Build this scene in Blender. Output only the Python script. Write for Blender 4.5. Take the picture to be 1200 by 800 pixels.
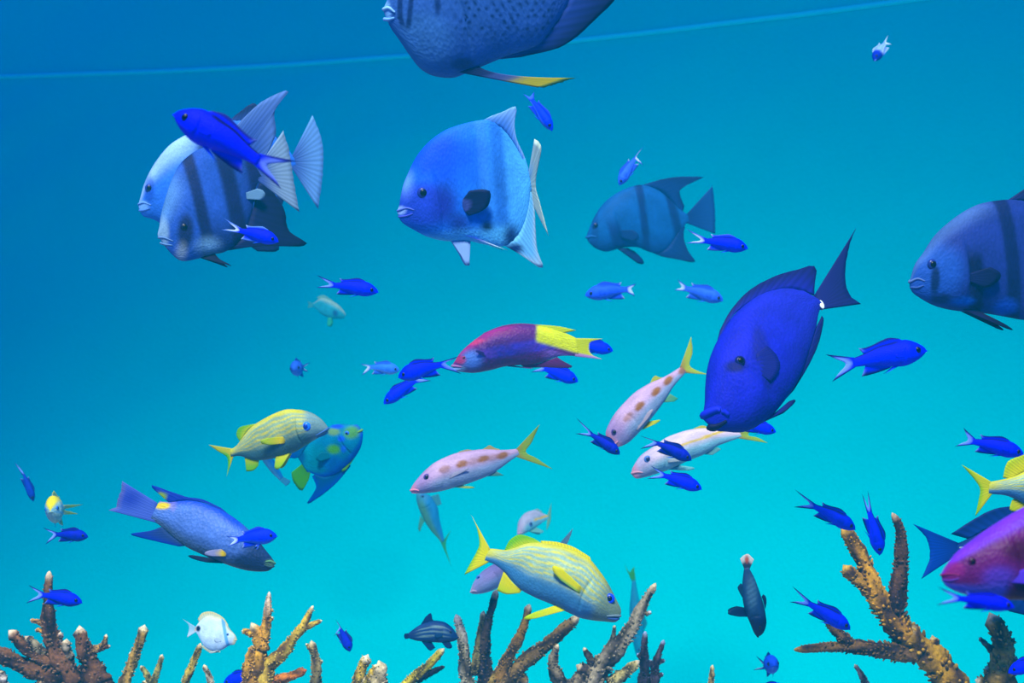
import bpy, bmesh, math, random
import numpy as np
from mathutils import Vector, Matrix

for o in list(bpy.data.objects):
    bpy.data.objects.remove(o, do_unlink=True)
S = bpy.context.scene
COL = S.collection
random.seed(4)
RNG = np.random.default_rng(7)

# ------------------------------------------------------------------ camera
FPX = 1648.0            # focal length in pixels of the 1200 x 800 frame
EYE = 1.95              # height of the camera above the tank floor
cam = bpy.data.cameras.new('camera')
cam_o = bpy.data.objects.new('camera', cam)
COL.objects.link(cam_o)
cam_o.location = (0, 0, EYE)
cam_o.rotation_euler = (math.pi / 2, 0, 0)
cam.sensor_width = 36
cam.lens = 36 * FPX / 1200
cam.clip_start = 0.05
cam.dof.use_dof = True
cam.dof.focus_distance = 2.05
cam.dof.aperture_fstop = 10.0
S.camera = cam_o

# ------------------------------------------------------------------ light
S.view_settings.view_transform = 'Standard'
S.view_settings.look = 'None'
S.view_settings.exposure = 0.0
S.view_settings.gamma = 1.0
S.view_settings.use_curve_mapping = False
world = bpy.data.worlds.new('world')
S.world = world
world.use_nodes = True
bg = world.node_tree.nodes['Background']
bg.inputs[0].default_value = (0.03, 0.13, 1.0, 1)
bg.inputs[1].default_value = 0.76


def spot(name, loc, target, energy, color, size, blend, radius):
    l = bpy.data.lights.new(name, 'SPOT')
    l.energy = energy
    l.color = color
    l.spot_size = math.radians(size)
    l.spot_blend = blend
    l.shadow_soft_size = radius
    o = bpy.data.objects.new(name, l)
    COL.objects.link(o)
    o.location = loc
    o.rotation_euler = (Vector(target) - Vector(loc)).to_track_quat('-Z', 'Y').to_euler()
    return o


# the lamp high over the open top of the tank, in front
spot('tank_lamp', (-0.8, -2.5, EYE + 7.0), (-0.1, 4.4, EYE - 2.2), 7600, (0.82, 0.98, 0.9), 46, 1.0, 1.1)


# ------------------------------------------------------------------ helpers
def lin(c):
    c = np.asarray(c, float) / 255.0
    return np.where(c <= 0.04045, c / 12.92, ((c + 0.055) / 1.055) ** 2.4)


def tag(o, label=None, cat=None, group=None, kind=None):
    if label:
        o['label'] = label
    if cat:
        o['category'] = cat
    if group:
        o['group'] = group
    if kind:
        o['kind'] = kind
    return o


def at(px, py, d):
    return Vector((d * (px - 600) / FPX, d, EYE + d * (400 - py) / FPX))


def empty(name, mw=None, loc=None):
    o = bpy.data.objects.new(name, None)
    COL.objects.link(o)
    o.empty_display_size = 0.02
    if mw is not None:
        o.matrix_world = mw
    if loc is not None:
        o.location = loc
    return o


def mesh_obj(name, verts, faces, mat, parent=None, cols=None, uvs=None, smooth=True):
    me = bpy.data.meshes.new(name)
    me.from_pydata([tuple(v) for v in verts], [], faces)
    if cols is not None:
        a = me.color_attributes.new('Col', 'FLOAT_COLOR', 'POINT')
        c4 = np.ones((len(verts), 4), np.float32)
        c4[:, :3] = cols
        a.data.foreach_set('color', c4.ravel())
    if uvs is not None:
        uvl = me.uv_layers.new(name='UVMap')
        idx = np.zeros(len(me.loops), np.int32)
        me.loops.foreach_get('vertex_index', idx)
        uvl.data.foreach_set('uv', np.asarray(uvs, np.float32)[idx].ravel())
    if smooth:
        me.polygons.foreach_set('use_smooth', [True] * len(me.polygons))
    me.materials.append(mat)
    me.update()
    o = bpy.data.objects.new(name, me)
    COL.objects.link(o)
    if parent is not None:
        o.parent = parent
    return o


def pchip(x, y, xi):
    x = np.asarray(x, float)
    y = np.asarray(y, float)
    h = np.diff(x)
    d = np.diff(y) / h
    m = np.zeros_like(y)
    if len(x) == 2:
        m[:] = d[0]
    else:
        for i in range(1, len(x) - 1):
            if d[i - 1] * d[i] > 0:
                w1 = 2 * h[i] + h[i - 1]
                w2 = h[i] + 2 * h[i - 1]
                m[i] = (w1 + w2) / (w1 / d[i - 1] + w2 / d[i])
        m[0] = d[0]
        m[-1] = d[-1]
    xi = np.clip(xi, x[0], x[-1])
    k = np.clip(np.searchsorted(x, xi) - 1, 0, len(x) - 2)
    t = (xi - x[k]) / h[k]
    return ((2 * t**3 - 3 * t**2 + 1) * y[k] + (t**3 - 2 * t**2 + t) * h[k] * m[k]
            + (-2 * t**3 + 3 * t**2) * y[k + 1] + (t**3 - t**2) * h[k] * m[k + 1])


def crom(pts, n):
    """smooth curve through points, n samples evenly by length"""
    P = np.asarray(pts, float)
    if len(P) == 1:
        return np.repeat(P, n, 0)
    if len(P) > 2:
        Q = np.vstack([2 * P[0] - P[1], P, 2 * P[-1] - P[-2]])
        out = []
        for i in range(1, len(Q) - 2):
            p0, p1, p2, p3 = Q[i - 1], Q[i], Q[i + 1], Q[i + 2]
            for t in np.linspace(0, 1, 12, endpoint=False):
                out.append(0.5 * ((2 * p1) + (p2 - p0) * t + (2 * p0 - 5 * p1 + 4 * p2 - p3) * t * t
                                  + (3 * p1 - p0 - 3 * p2 + p3) * t**3))
        out.append(P[-1])
        P = np.array(out)
    seg = np.r_[0, np.cumsum(np.linalg.norm(np.diff(P, axis=0), axis=1))]
    if seg[-1] == 0:
        return np.repeat(P[:1], n, 0)
    s = np.linspace(0, seg[-1], n)
    return np.stack([np.interp(s, seg, P[:, k]) for k in range(P.shape[1])], 1)


def sst(a, b, x):
    t = np.clip((np.asarray(x, float) - a) / (b - a), 0, 1)
    return t * t * (3 - 2 * t)


def mixc(c, c2, m):
    m = np.clip(np.asarray(m, float), 0, 1)[:, None]
    return c * (1 - m) + lin(c2)[None, :] * m


def blob(x, y, cx, cy, rx, ry=None, soft=0.5):
    ry = ry or rx
    d = np.sqrt(((x - cx) / rx)**2 + ((y - cy) / ry)**2)
    return 1 - sst(1 - soft, 1 + soft * 0.4, d)


# ------------------------------------------------------------------ materials
def new_mat(name):
    m = bpy.data.materials.new(name)
    m.use_nodes = True
    nt = m.node_tree
    b = nt.nodes['Principled BSDF']
    return m, nt, b


def node(nt, t, **kw):
    n = nt.nodes.new(t)
    for k, v in kw.items():
        if isinstance(k, str) and hasattr(n, k) and k not in n.inputs:
            setattr(n, k, v)
        else:
            n.inputs[k].default_value = v
    return n


def skin_mat(name, rough=0.5, spec=0.15, su=60, sv=26, bump=0.25, vary=0.16):
    m, nt, b = new_mat(name)
    L = nt.links.new
    at_ = node(nt, 'ShaderNodeAttribute', attribute_name='Col')
    uv = node(nt, 'ShaderNodeUVMap')
    mp = node(nt, 'ShaderNodeMapping')
    mp.inputs['Scale'].default_value = (su, sv, 1)
    L(uv.outputs[0], mp.inputs[0])
    vo = node(nt, 'ShaderNodeTexVoronoi')
    vo.inputs['Scale'].default_value = 1.0
    L(mp.outputs[0], vo.inputs['Vector'])
    no = node(nt, 'ShaderNodeTexNoise')
    no.inputs['Scale'].default_value = 7.0
    no.inputs['Detail'].default_value = 5.0
    L(uv.outputs[0], no.inputs['Vector'])
    mr = node(nt, 'ShaderNodeMapRange')
    mr.inputs['From Min'].default_value = 0.3
    mr.inputs['From Max'].default_value = 0.7
    mr.inputs['To Min'].default_value = 1 - vary
    mr.inputs['To Max'].default_value = 1 + vary
    L(no.outputs['Fac'], mr.inputs['Value'])
    n2 = node(nt, 'ShaderNodeTexNoise')
    n2.inputs['Scale'].default_value = 55.0
    n2.inputs['Detail'].default_value = 3.0
    L(uv.outputs[0], n2.inputs['Vector'])
    m2 = node(nt, 'ShaderNodeMapRange')
    m2.inputs['From Min'].default_value = 0.3
    m2.inputs['From Max'].default_value = 0.7
    m2.inputs['To Min'].default_value = 1 - vary * 0.8
    m2.inputs['To Max'].default_value = 1 + vary * 0.8
    L(n2.outputs['Fac'], m2.inputs['Value'])
    mm = node(nt, 'ShaderNodeMath', operation='MULTIPLY')
    L(mr.outputs[0], mm.inputs[0])
    L(m2.outputs[0], mm.inputs[1])
    mx = node(nt, 'ShaderNodeVectorMath', operation='SCALE')
    L(at_.outputs['Color'], mx.inputs[0])
    L(mm.outputs[0], mx.inputs['Scale'])
    L(mx.outputs[0], b.inputs['Base Color'])
    bp = node(nt, 'ShaderNodeBump')
    bp.inputs['Strength'].default_value = bump
    bp.inputs['Distance'].default_value = 0.002
    L(vo.outputs['Distance'], bp.inputs['Height'])
    L(bp.outputs[0], b.inputs['Normal'])
    b.inputs['Roughness'].default_value = rough
    b.inputs['Specular IOR Level'].default_value = spec
    return m


def fin_mat(name, transl=0.3):
    m, nt, b = new_mat(name)
    L = nt.links.new
    at_ = node(nt, 'ShaderNodeAttribute', attribute_name='Col')
    uv = node(nt, 'ShaderNodeUVMap')
    sx = node(nt, 'ShaderNodeSeparateXYZ')
    L(uv.outputs[0], sx.inputs[0])
    sn = node(nt, 'ShaderNodeMath', operation='MULTIPLY')
    sn.inputs[1].default_value = 6.2832 * 16
    L(sx.outputs['Y'], sn.inputs[0])
    sc = node(nt, 'ShaderNodeMath', operation='SINE')
    L(sn.outputs[0], sc.inputs[0])
    mr = node(nt, 'ShaderNodeMapRange')
    mr.inputs['From Min'].default_value = -1
    mr.inputs['From Max'].default_value = 1
    mr.inputs['To Min'].default_value = 0.82
    mr.inputs['To Max'].default_value = 1.1
    L(sc.outputs[0], mr.inputs['Value'])
    mx = node(nt, 'ShaderNodeVectorMath', operation='SCALE')
    L(at_.outputs['Color'], mx.inputs[0])
    L(mr.outputs[0], mx.inputs['Scale'])
    L(mx.outputs[0], b.inputs['Base Color'])
    b.inputs['Roughness'].default_value = 0.6
    b.inputs['Specular IOR Level'].default_value = 0.08
    tr = node(nt, 'ShaderNodeBsdfTranslucent')
    L(mx.outputs[0], tr.inputs['Color'])
    ms = node(nt, 'ShaderNodeMixShader')
    ms.inputs[0].default_value = transl
    L(b.outputs[0], ms.inputs[1])
    L(tr.outputs[0], ms.inputs[2])
    L(ms.outputs[0], nt.nodes['Material Output'].inputs['Surface'])
    return m


SKIN = skin_mat('fish_skin')
SKIN_SCALED = skin_mat('fish_skin_scaled', su=44, sv=20, bump=0.5)
SKIN_FINE = skin_mat('fish_skin_fine', rough=0.6, spec=0.06, su=70, sv=34, bump=0.3, vary=0.16)
FIN = fin_mat('fish_fin')
EYES = {}


def eye_mat(c):
    k = tuple(int(v) for v in c)
    if k not in EYES:
        m, nt, b = new_mat('fish_eye')
        no = node(nt, 'ShaderNodeTexNoise')
        no.inputs['Scale'].default_value = 300
        mr = node(nt, 'ShaderNodeMapRange')
        mr.inputs['To Min'].default_value = 0.8
        mr.inputs['To Max'].default_value = 1.2
        nt.links.new(no.outputs['Fac'], mr.inputs['Value'])
        mx = node(nt, 'ShaderNodeVectorMath', operation='SCALE')
        mx.inputs[0].default_value = tuple(lin(c))
        nt.links.new(mr.outputs[0], mx.inputs['Scale'])
        nt.links.new(mx.outputs[0], b.inputs['Base Color'])
        b.inputs['Roughness'].default_value = 0.3
        b.inputs['Specular IOR Level'].default_value = 0.16
        EYES[k] = m
    return EYES[k]


# ------------------------------------------------------------------ the tank
K = 1.27


def ywall(x):
    u = np.asarray(x, float) / K
    return K * (5.52 - 0.45 * u - 0.075 * u * u)


def wall_mat():
    m, nt, b = new_mat('painted_tank_wall')
    L = nt.links.new
    tc = node(nt, 'ShaderNodeTexCoord')
    n1 = node(nt, 'ShaderNodeTexNoise')
    n1.inputs['Scale'].default_value = 1.3
    n1.inputs['Detail'].default_value = 4
    L(tc.outputs['Object'], n1.inputs['Vector'])
    cr = node(nt, 'ShaderNodeValToRGB')
    cr.color_ramp.elements[0].position = 0.3
    cr.color_ramp.elements[0].color = (0.0, 0.61-.02, 0.60-.02, 1)
    cr.color_ramp.elements[1].position = 0.7
    cr.color_ramp.elements[1].color = (0.0, 0.61+.02, 0.60+.02, 1)
    L(n1.outputs['Fac'], cr.inputs[0])
    L(cr.outputs[0], b.inputs['Base Color'])
    n2 = node(nt, 'ShaderNodeTexNoise')
    n2.inputs['Scale'].default_value = 45
    n2.inputs['Detail'].default_value = 3
    L(tc.outputs['Object'], n2.inputs['Vector'])
    bp = node(nt, 'ShaderNodeBump')
    bp.inputs['Strength'].default_value = 0.25
    bp.inputs['Distance'].default_value = 0.01
    L(n2.outputs['Fac'], bp.inputs['Height'])
    L(bp.outputs[0], b.inputs['Normal'])
    b.inputs['Roughness'].default_value = 1
    b.inputs['Specular IOR Level'].default_value = 0
    return m


WALL = wall_mat()
COVE_Z, COVE_R, TOPZ = EYE + 0.55, EYE + 0.55, EYE + 2.3
COVE_D = 2.6


def wall_pt(x, v):
    """v 0 at the rim, 1 at the floor; the wall rounds off into the floor"""
    y = float(ywall(x))
    if v < 0.35:
        z = TOPZ - (TOPZ - COVE_Z) * v / 0.35
        off = 0.0
    else:
        a = (v - 0.35) / 0.65 * math.pi / 2
        z = COVE_Z - COVE_R * math.sin(a)
        off = COVE_D * (1 - math.cos(a))
    # ripples modelled into the wall, standing for light streaks from the water surface
    r = 0.010 * math.sin(2.3 * z + 1.1 * x + 0.8 * math.sin(1.7 * x)) \
        + 0.006 * math.sin(5.1 * z - 2.6 * x + math.sin(2.9 * x + z)) \
        + 0.006 * math.sin(9.7 * z - 4.1 * x + 1.4 * math.sin(3.3 * x - 2 * z)) \
        + 0.0045 * math.sin(17 * (z - 0.32 * x) + 2.2 * math.sin(1.9 * x + 0.7 * z)) * (0.5 + 0.5 * math.sin(2.1 * x - 1.3 * z))
    return (x, y - off + r, z)


def build_wall():
    nx, nv = 300, 220
    vs = [wall_pt(-7.5 + 12.5 * i / nx, j / nv) for i in range(nx + 1) for j in range(nv + 1)]
    fs = [(i * (nv + 1) + j, (i + 1) * (nv + 1) + j, (i + 1) * (nv + 1) + j + 1, i * (nv + 1) + j + 1)
          for i in range(nx) for j in range(nv)]
    w = mesh_obj('wall_back', vs, fs, WALL)
    tag(w, 'curved blue painted back wall of the aquarium tank', 'wall', kind='structure')
    # floor in front of the cove
    vs, fs = [], []
    for i in range(61):
        x = -7.5 + 12.5 * i / 60
        ye = float(ywall(x)) - COVE_D + 0.03
        for j in range(21):
            y = -1.5 + (ye + 1.5) * j / 20
            vs.append((x, y, 0.012 * math.sin(3 * x + 1.5 * y) * (1 if 0 < j < 20 else 0)))
    for i in range(60):
        for j in range(20):
            fs.append((i * 21 + j, (i + 1) * 21 + j, (i + 1) * 21 + j + 1, i * 21 + j + 1))
    m, nt, b = new_mat('sand')
    no = node(nt, 'ShaderNodeTexNoise')
    no.inputs['Scale'].default_value = 60
    cr = node(nt, 'ShaderNodeValToRGB')
    cr.color_ramp.elements[0].color = (0.42, 0.42, 0.36, 1)
    cr.color_ramp.elements[1].color = (0.62, 0.60, 0.50, 1)
    nt.links.new(no.outputs['Fac'], cr.inputs[0])
    nt.links.new(cr.outputs[0], b.inputs['Base Color'])
    b.inputs['Roughness'].default_value = 0.95
    f = mesh_obj('floor', vs, fs, m)
    tag(f, 'pale sand floor of the tank below the corals', 'floor', kind='structure')
    # sealant bead round the wall
    h = 310 / FPX * float(ywall(-2.26 * K)) + EYE
    vs, fs = [], []
    n, k = 160, 8
    for i in range(n + 1):
        x = -7.3 + 12.0 * i / n
        y = float(ywall(x))
        r0 = wall_pt(x, 0.35 * (TOPZ - h) / (TOPZ - COVE_Z))[1]
        for j in range(k):
            a = 2 * math.pi * j / k
            vs.append((x, r0 - 0.004 + 0.012 * math.cos(a), h + 0.012 * math.sin(a)))
    for i in range(n):
        for j in range(k):
            fs.append((i * k + j, (i + 1) * k + j, (i + 1) * k + (j + 1) % k, i * k + (j + 1) % k))
    m, nt, b = new_mat('pale_sealant')
    no = node(nt, 'ShaderNodeTexNoise')
    no.inputs['Scale'].default_value = 20
    cr = node(nt, 'ShaderNodeValToRGB')
    cr.color_ramp.elements[0].color = (0.0, 0.84, 0.86, 1)
    cr.color_ramp.elements[1].color = (0.02, 0.9, 0.92, 1)
    nt.links.new(no.outputs['Fac'], cr.inputs[0])
    nt.links.new(cr.outputs[0], b.inputs['Base Color'])
    b.inputs['Roughness'].default_value = 0.9
    b.inputs['Specular IOR Level'].default_value = 0.0
    t = mesh_obj('trim_1', vs, fs, m)
    tag(t, 'thin pale seam running round the upper back wall', 'trim', kind='structure')


build_wall()


def build_water():
    bm = bmesh.new()
    bmesh.ops.create_cube(bm, size=1)
    me = bpy.data.meshes.new('water')
    bm.to_mesh(me)
    o = bpy.data.objects.new('water', me)
    COL.objects.link(o)
    o.scale = (16, 11, EYE + 2.6)
    o.location = (-1.2, 3.6, (EYE + 2.6) / 2 - 0.15)
    m = bpy.data.materials.new('tank_water')
    m.use_nodes = True
    nt = m.node_tree
    nt.nodes.clear()
    out = nt.nodes.new('ShaderNodeOutputMaterial')
    sc = nt.nodes.new('ShaderNodeVolumeScatter')
    sc.inputs['Color'].default_value = (0.0, 0.70, 1, 1)
    sc.inputs['Density'].default_value = 0.045
    nt.links.new(sc.outputs[0], out.inputs['Volume'])
    me.materials.append(m)
    tag(o, 'hazy blue water filling the whole tank', 'water', kind='stuff')


build_water()

# ------------------------------------------------------------------ fish
WPROF = [(0, 0.0), (0.02, 0.22), (0.07, 0.5), (0.16, 0.8), (0.30, 1.0), (0.45, 0.97), (0.62, 0.74),
         (0.80, 0.42), (0.93, 0.2), (1.0, 0.13)]


class Fish:
    def __init__(s, name, label, cat, snout, root, top, bot, D, yaw=0, roll=0, up=1, W=0.14, col=None,
                 crop=None, group=None, mat=None, N=70, M=40, gill=0.27, gill_amp=0.06, templ=None, hs=1.0, p=1.0, k=0.62, kf=None):
        s.k = k                                # overall paleness of this individual
        s.kf = min(k + 0.12, 1.0) if kf is None else kf
        s.crop = crop
        s.templ = None
        a, b = s.topx(snout), s.topx(root)
        lp = math.hypot(a[0] - b[0], a[1] - b[1]) * D / FPX
        L0 = lp / max(math.cos(math.radians(yaw)), 0.2)
        dy = 0.5 * L0 * math.sin(math.radians(yaw))
        Ps, Pr = at(a[0], a[1], D - dy), at(b[0], b[1], D + dy)
        X = (Ps - Pr).normalized()
        C = (Ps + Pr) / 2
        V = (C - Vector((0, 0, EYE))).normalized()
        Y = (V - X * V.dot(X)).normalized()
        Z = X.cross(Y)
        zz = Z.z if abs(Z.z) > 0.12 else Z.x * 0.5
        if zz * up < 0:
            Z = -Z
        Z = (Z * math.cos(math.radians(roll)) - Y * math.sin(math.radians(roll))).normalized()
        Y = Z.cross(X)
        s.X, s.Y, s.Z, s.C = X, Y, Z, C
        s.cs = -1 if Y.dot(V) > 0 else 1       # the local y side that faces the camera
        s.L = (Ps - Pr).length
        s.xs, s.xr = s.L / 2, -s.L / 2
        mw = Matrix(((X.x, Y.x, Z.x, C.x), (X.y, Y.y, Z.y, C.y), (X.z, Y.z, Z.z, C.z), (0, 0, 0, 1)))
        s.o = empty(name, mw)
        tag(s.o, label, cat, group)
        if templ:
            s.templ = templ
        s.hs = hs
        s.W, s.p = W, p
        s.mat = mat or SKIN
        s.body(top, bot, col, N, M, gill, gill_amp)

    # -- coordinates
    def topx(s, q):
        if s.crop is None:
            return q
        x0, y0, k = s.crop
        return (x0 + q[0] * k, y0 + q[1] * k)

    def loc_px(s, q):
        px, py = s.topx(q)
        ray = Vector(((px - 600) / FPX, 1, (400 - py) / FPX))
        o = Vector((0, 0, EYE))
        t = (s.C - o).dot(s.Y) / ray.dot(s.Y)
        P = o + ray * t - s.C
        return np.array([P.dot(s.X), P.dot(s.Z)])

    def loc(s, q):
        if s.templ is None:
            return s.loc_px(q)
        ts, tr = np.array(s.templ[0], float), np.array(s.templ[1], float)
        a = tr - ts
        L = np.linalg.norm(a)
        a = a / L
        n = np.array([a[1], -a[0]])
        if n[1] > 0:
            n = -n
        d = (np.array(q, float) - ts) / L
        return np.array([s.xs - d.dot(a) * s.L, d.dot(n) * s.L * s.hs])

    def locs(s, pts):
        return np.array([s.loc(q) for q in pts])

    def inv(s, x, z):
        """local x,z -> crop coordinates (for colour patterns)"""
        if s.templ is not None:
            return x, z
        P = np.array(s.C)[None] + x[:, None] * np.array(s.X)[None] + z[:, None] * np.array(s.Z)[None]
        px = 600 + FPX * P[:, 0] / P[:, 1]
        py = 400 - FPX * (P[:, 2] - EYE) / P[:, 1]
        if s.crop is None:
            return px, py
        x0, y0, k = s.crop
        return (px - x0) / k, (py - y0) / k

    # -- body
    def prof(s, pts):
        A = s.locs(pts)
        q = np.sqrt(np.clip((s.xs - A[:, 0]) / s.L, 0.0008, 1))
        o = np.argsort(q, kind='stable')
        q, z = q[o], A[o, 1]
        keep = [0]
        for i in range(1, len(q)):
            if q[i] > q[keep[-1]] + 0.012:
                keep.append(i)
        q, z = q[keep], z[keep]
        if q[-1] < 1:
            q = np.r_[q, 1.0]
            z = np.r_[z, z[-1]]
        return np.r_[0, q], np.r_[0, z]

    def body(s, top, bot, col, N, M, gill, ga):
        qt, zt = s.prof(top)
        qb, zb = s.prof(bot)
        q = np.linspace(0.012, 1, N)**1.0
        T, B = pchip(qt, zt, q), pchip(qb, zb, q)
        ker = np.array([1, 2, 3, 2, 1.]) / 9
        for _ in range(2):
            T[2:-2] = np.convolve(T, ker, 'valid')
            B[2:-2] = np.convolve(B, ker, 'valid')
        B = np.minimum(B, T - 0.002 * s.L)
        sarr = q * q
        w = s.W * s.L * pchip(np.sqrt([a for a, _ in WPROF]), [b for _, b in WPROF], q)
        w = np.minimum(w, 0.47 * (T - B))
        s.q, s.T, s.B, s.w = q, T, B, w
        th = np.linspace(0, 2 * math.pi, M, endpoint=False)
        ct, sn = np.cos(th), np.sin(th)
        zc, hh = (T + B) / 2, (T - B) / 2
        ss = np.repeat(sarr, M)
        tt = np.tile(ct, N)
        x = s.xs - ss * s.L
        z = np.repeat(zc, M) + np.repeat(hh, M) * tt
        y = np.repeat(w, M) * np.tile(np.sign(sn) * np.abs(sn)**s.p, N)
        if gill:
            edge = gill + 0.05 * (1 - (tt + 0.1)**2) - 0.02
            f = sst(gill - 0.16, gill - 0.02, ss) * (1 - sst(edge - 0.006, edge + 0.008, ss)) * (1 - sst(0.45, 0.8, np.abs(tt + 0.15)))
            groove = np.exp(-((ss - edge - 0.006) / 0.010)**2) * (1 - sst(0.4, 0.75, np.abs(tt + 0.15)))
            y = y * (1 + ga * f - 0.10 * groove)
        s.side = np.where(y * s.cs >= 0, 1, -1)
        vs = np.stack([x, y, z], 1)
        # blunt snout and tail stump caps
        vs = np.vstack([vs, [[s.xs, 0, 0]], [[s.xr - 0.006 * s.L, 0, zc[-1]]]])
        ss = np.r_[ss, 0, 1]
        tt = np.r_[tt, 0, 0]
        uu = np.tile(th / (2 * math.pi), N)
        uu = np.abs(uu * 2 - 1)
        uv = np.stack([ss, np.r_[uu, 0.5, 0.5]], 1)
        fs = []
        for i in range(N - 1):
            for j in range(M):
                k = (j + 1) % M
                fs.append((i * M + j, i * M + k, (i + 1) * M + k, (i + 1) * M + j))
        for j in range(M):
            k = (j + 1) % M
            fs.append((N * M, j, k) if False else (N * M, k, j))
            fs.append((N * M + 1, (N - 1) * M + j, (N - 1) * M + k))
        zx, zy = s.inv(vs[:, 0], vs[:, 2])
        c = col(ss, tt, zx, zy) if callable(col) else np.repeat(lin(col)[None], len(vs), 0)
        s.body_o = mesh_obj('body', vs, fs, s.mat, s.o, c * s.k, uv)

    def surf(s, x, z):
        q = math.sqrt(min(max((s.xs - x) / s.L, 0.0002), 1))
        T, B, w = (float(np.interp(q, s.q, A)) for A in (s.T, s.B, s.w))
        c = (z - (T + B) / 2) / max((T - B) / 2, 1e-6)
        return w * max(1 - min(c * c, 1), 0.0)**(0.5 * s.p)

    # -- fins
    def sheet(s, name, B, O, col, y0=0.0, flare=0.0, th=0.008, nu=8, nv=26, rays=9, mid=None, yaw=0.0, pivot=None,
              jag=0.012, parent=None, px=False, ysign=1):
        """B, O: local x,z arrays for base and outer edge"""
        B, O = crom(B, nv), crom(O, nv)
        Mi = crom(mid, nv) if mid is not None else None
        t = th * s.L
        rnd = RNG.uniform(-1, 1, nv)
        U = np.linspace(0, 1, nu)
        front, back, cc, uv = [], [], [], []
        ln = np.linalg.norm(O - B, axis=1)
        for i, u in enumerate(U):
            if Mi is None:
                P = B * (1 - u) + O * u
            else:
                P = B * (1 - u)**2 + 2 * u * (1 - u) * Mi + O * u * u
            if i == nu - 1:
                P = P + (O - B) * (jag * rnd)[:, None]
            v = np.linspace(0, 1, nv)
            ht = t * (1 - 0.82 * u) * (1 + 0.3 * np.cos(2 * math.pi * v * rays)) * np.where((v == 0) | (v == 1), 0.5, 1)
            yy = np.full(nv, float(y0)) + flare * ln * u
            x, z = P[:, 0].copy(), P[:, 1]
            if yaw:
                dx = x - pivot
                k = math.tan(math.radians(yaw))
                yy = yy - dx * k
            front.append(np.stack([x, ysign * (yy + ht), z], 1))
            back.append(np.stack([x, ysign * (yy - ht), z], 1))
            cc.append(np.stack([np.full(nv, u), v], 1))
        F, Bk = np.vstack(front), np.vstack(back)
        vs = np.vstack([F, Bk])
        uv1 = np.vstack(cc)
        uv = np.vstack([uv1, uv1])
        n = nu * nv
        fs = []
        g = lambda i, j: i * nv + j
        for i in range(nu - 1):
            for j in range(nv - 1):
                fs.append((g(i, j), g(i + 1, j), g(i + 1, j + 1), g(i, j + 1)))
                fs.append((n + g(i, j), n + g(i, j + 1), n + g(i + 1, j + 1), n + g(i + 1, j)))
        rim = [g(0, j) for j in range(nv)] + [g(i, nv - 1) for i in range(1, nu)] + \
              [g(nu - 1, j) for j in range(nv - 2, -1, -1)] + [g(i, 0) for i in range(nu - 2, 0, -1)]
        for a, b in zip(rim, rim[1:] + rim[:1]):
            fs.append((a, b, n + b, n + a))
        zx, zy = s.inv(vs[:, 0], vs[:, 2])
        if callable(col):
            c = col(uv[:, 0], uv[:, 1], zx, zy)
        else:
            c = np.repeat(lin(col)[None], len(vs), 0)
        return mesh_obj(name, vs, fs, FIN, parent or s.o, c * s.kf, uv)

    def median(s, name, base, outer, col, px=False, **kw):
        f = s.loc_px if px else s.loc
        B, O = np.array([f(q) for q in base]), np.array([f(q) for q in outer])
        if kw.get('mid') is not None:
            kw['mid'] = np.array([f(q) for q in kw['mid']])
        return s.sheet(name, B, O, col, **kw)

    def tail(s, base, outer, col, px=False, basepx=None, yaw=0.0, **kw):
        f = s.loc_px if px else s.loc
        g = s.loc
        B = np.array([g(q) for q in base])
        B[:, 0] += 0.02 * s.L
        O = np.array([f(q) for q in outer])
        return s.sheet('tail_fin', B, O, col, yaw=yaw * s.cs, pivot=s.xr, **kw)

    def paired(s, name, base, outer, col, flare=0.35, both=True, sink=0.25, bulge=1.0, mid=None, **kw):
        B, O = s.locs(base), s.locs(outer)
        # rounded blade: the outer edge bulges and the corners are drawn in
        Bm, O5 = B.mean(0), crom(O, 7)
        ax = O5.mean(0) - Bm
        v = np.linspace(-1, 1, 7)
        O = O5 + bulge * (0.22 * (1 - v**2) - 0.16 * v**4)[:, None] * ax[None]
        Mi = s.locs(mid) if mid is not None else None
        y0 = float(np.mean([s.surf(b[0], b[1]) for b in B]))
        y0 = max(y0 - sink * 0.02 * s.L, 0.01 * s.L)
        for sg in ((s.cs, -s.cs) if both else (s.cs,)):
            s.sheet(name, B, O, col, y0=y0, flare=flare, ysign=sg, th=kw.get('th', 0.005), nu=6 if mid is None else 12, nv=18, rays=6, mid=Mi)

    def eye(s, pos, r, iris=(20, 30, 120), pupil=(4, 4, 14), pr=0.55, out=0.35, both=True):
        x, z = s.loc(pos)
        e = s.loc((pos[0] + r, pos[1])) - np.array([x, z])
        R = float(np.linalg.norm(e)) / (max(math.cos(0), 1))
        y = s.surf(x, z)
        for sg in ((1, -1) if both else (s.cs,)):
            pts = []
            for rr, yy, nm, cc in ((R, 0, 'eye', iris), (R * pr, 0.0, 'pupil', pupil)):
                vs, fs = [], []
                n, m = 18, 9
                fl = 0.55
                for i in range(m + 1):
                    a = math.pi * i / m
                    for j in range(n):
                        b = 2 * math.pi * j / n
                        vs.append((rr * math.sin(a) * math.cos(b), fl * rr * math.cos(a) * sg, rr * math.sin(a) * math.sin(b)))
                for i in range(m):
                    for j in range(n):
                        fs.append((i * n + j, i * n + (j + 1) % n, (i + 1) * n + (j + 1) % n, (i + 1) * n + j))
                pts.append((nm, vs, fs, cc))
            off = sg * (y - R * 0.55 * (1 - out) * 0.6)
            vs = [(v[0] + x, v[1] + off, v[2] + z) for v in pts[0][1]]
            eo = mesh_obj('eye', vs, pts[0][2], eye_mat(iris), s.o)
            off2 = off + sg * (R * 0.55 - R * pr * 0.55 * 0.62)
            vs = [(v[0] + x, v[1] + off2, v[2] + z) for v in pts[1][1]]
            mesh_obj('pupil', vs, pts[1][2], eye_mat(pupil), eo)

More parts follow.
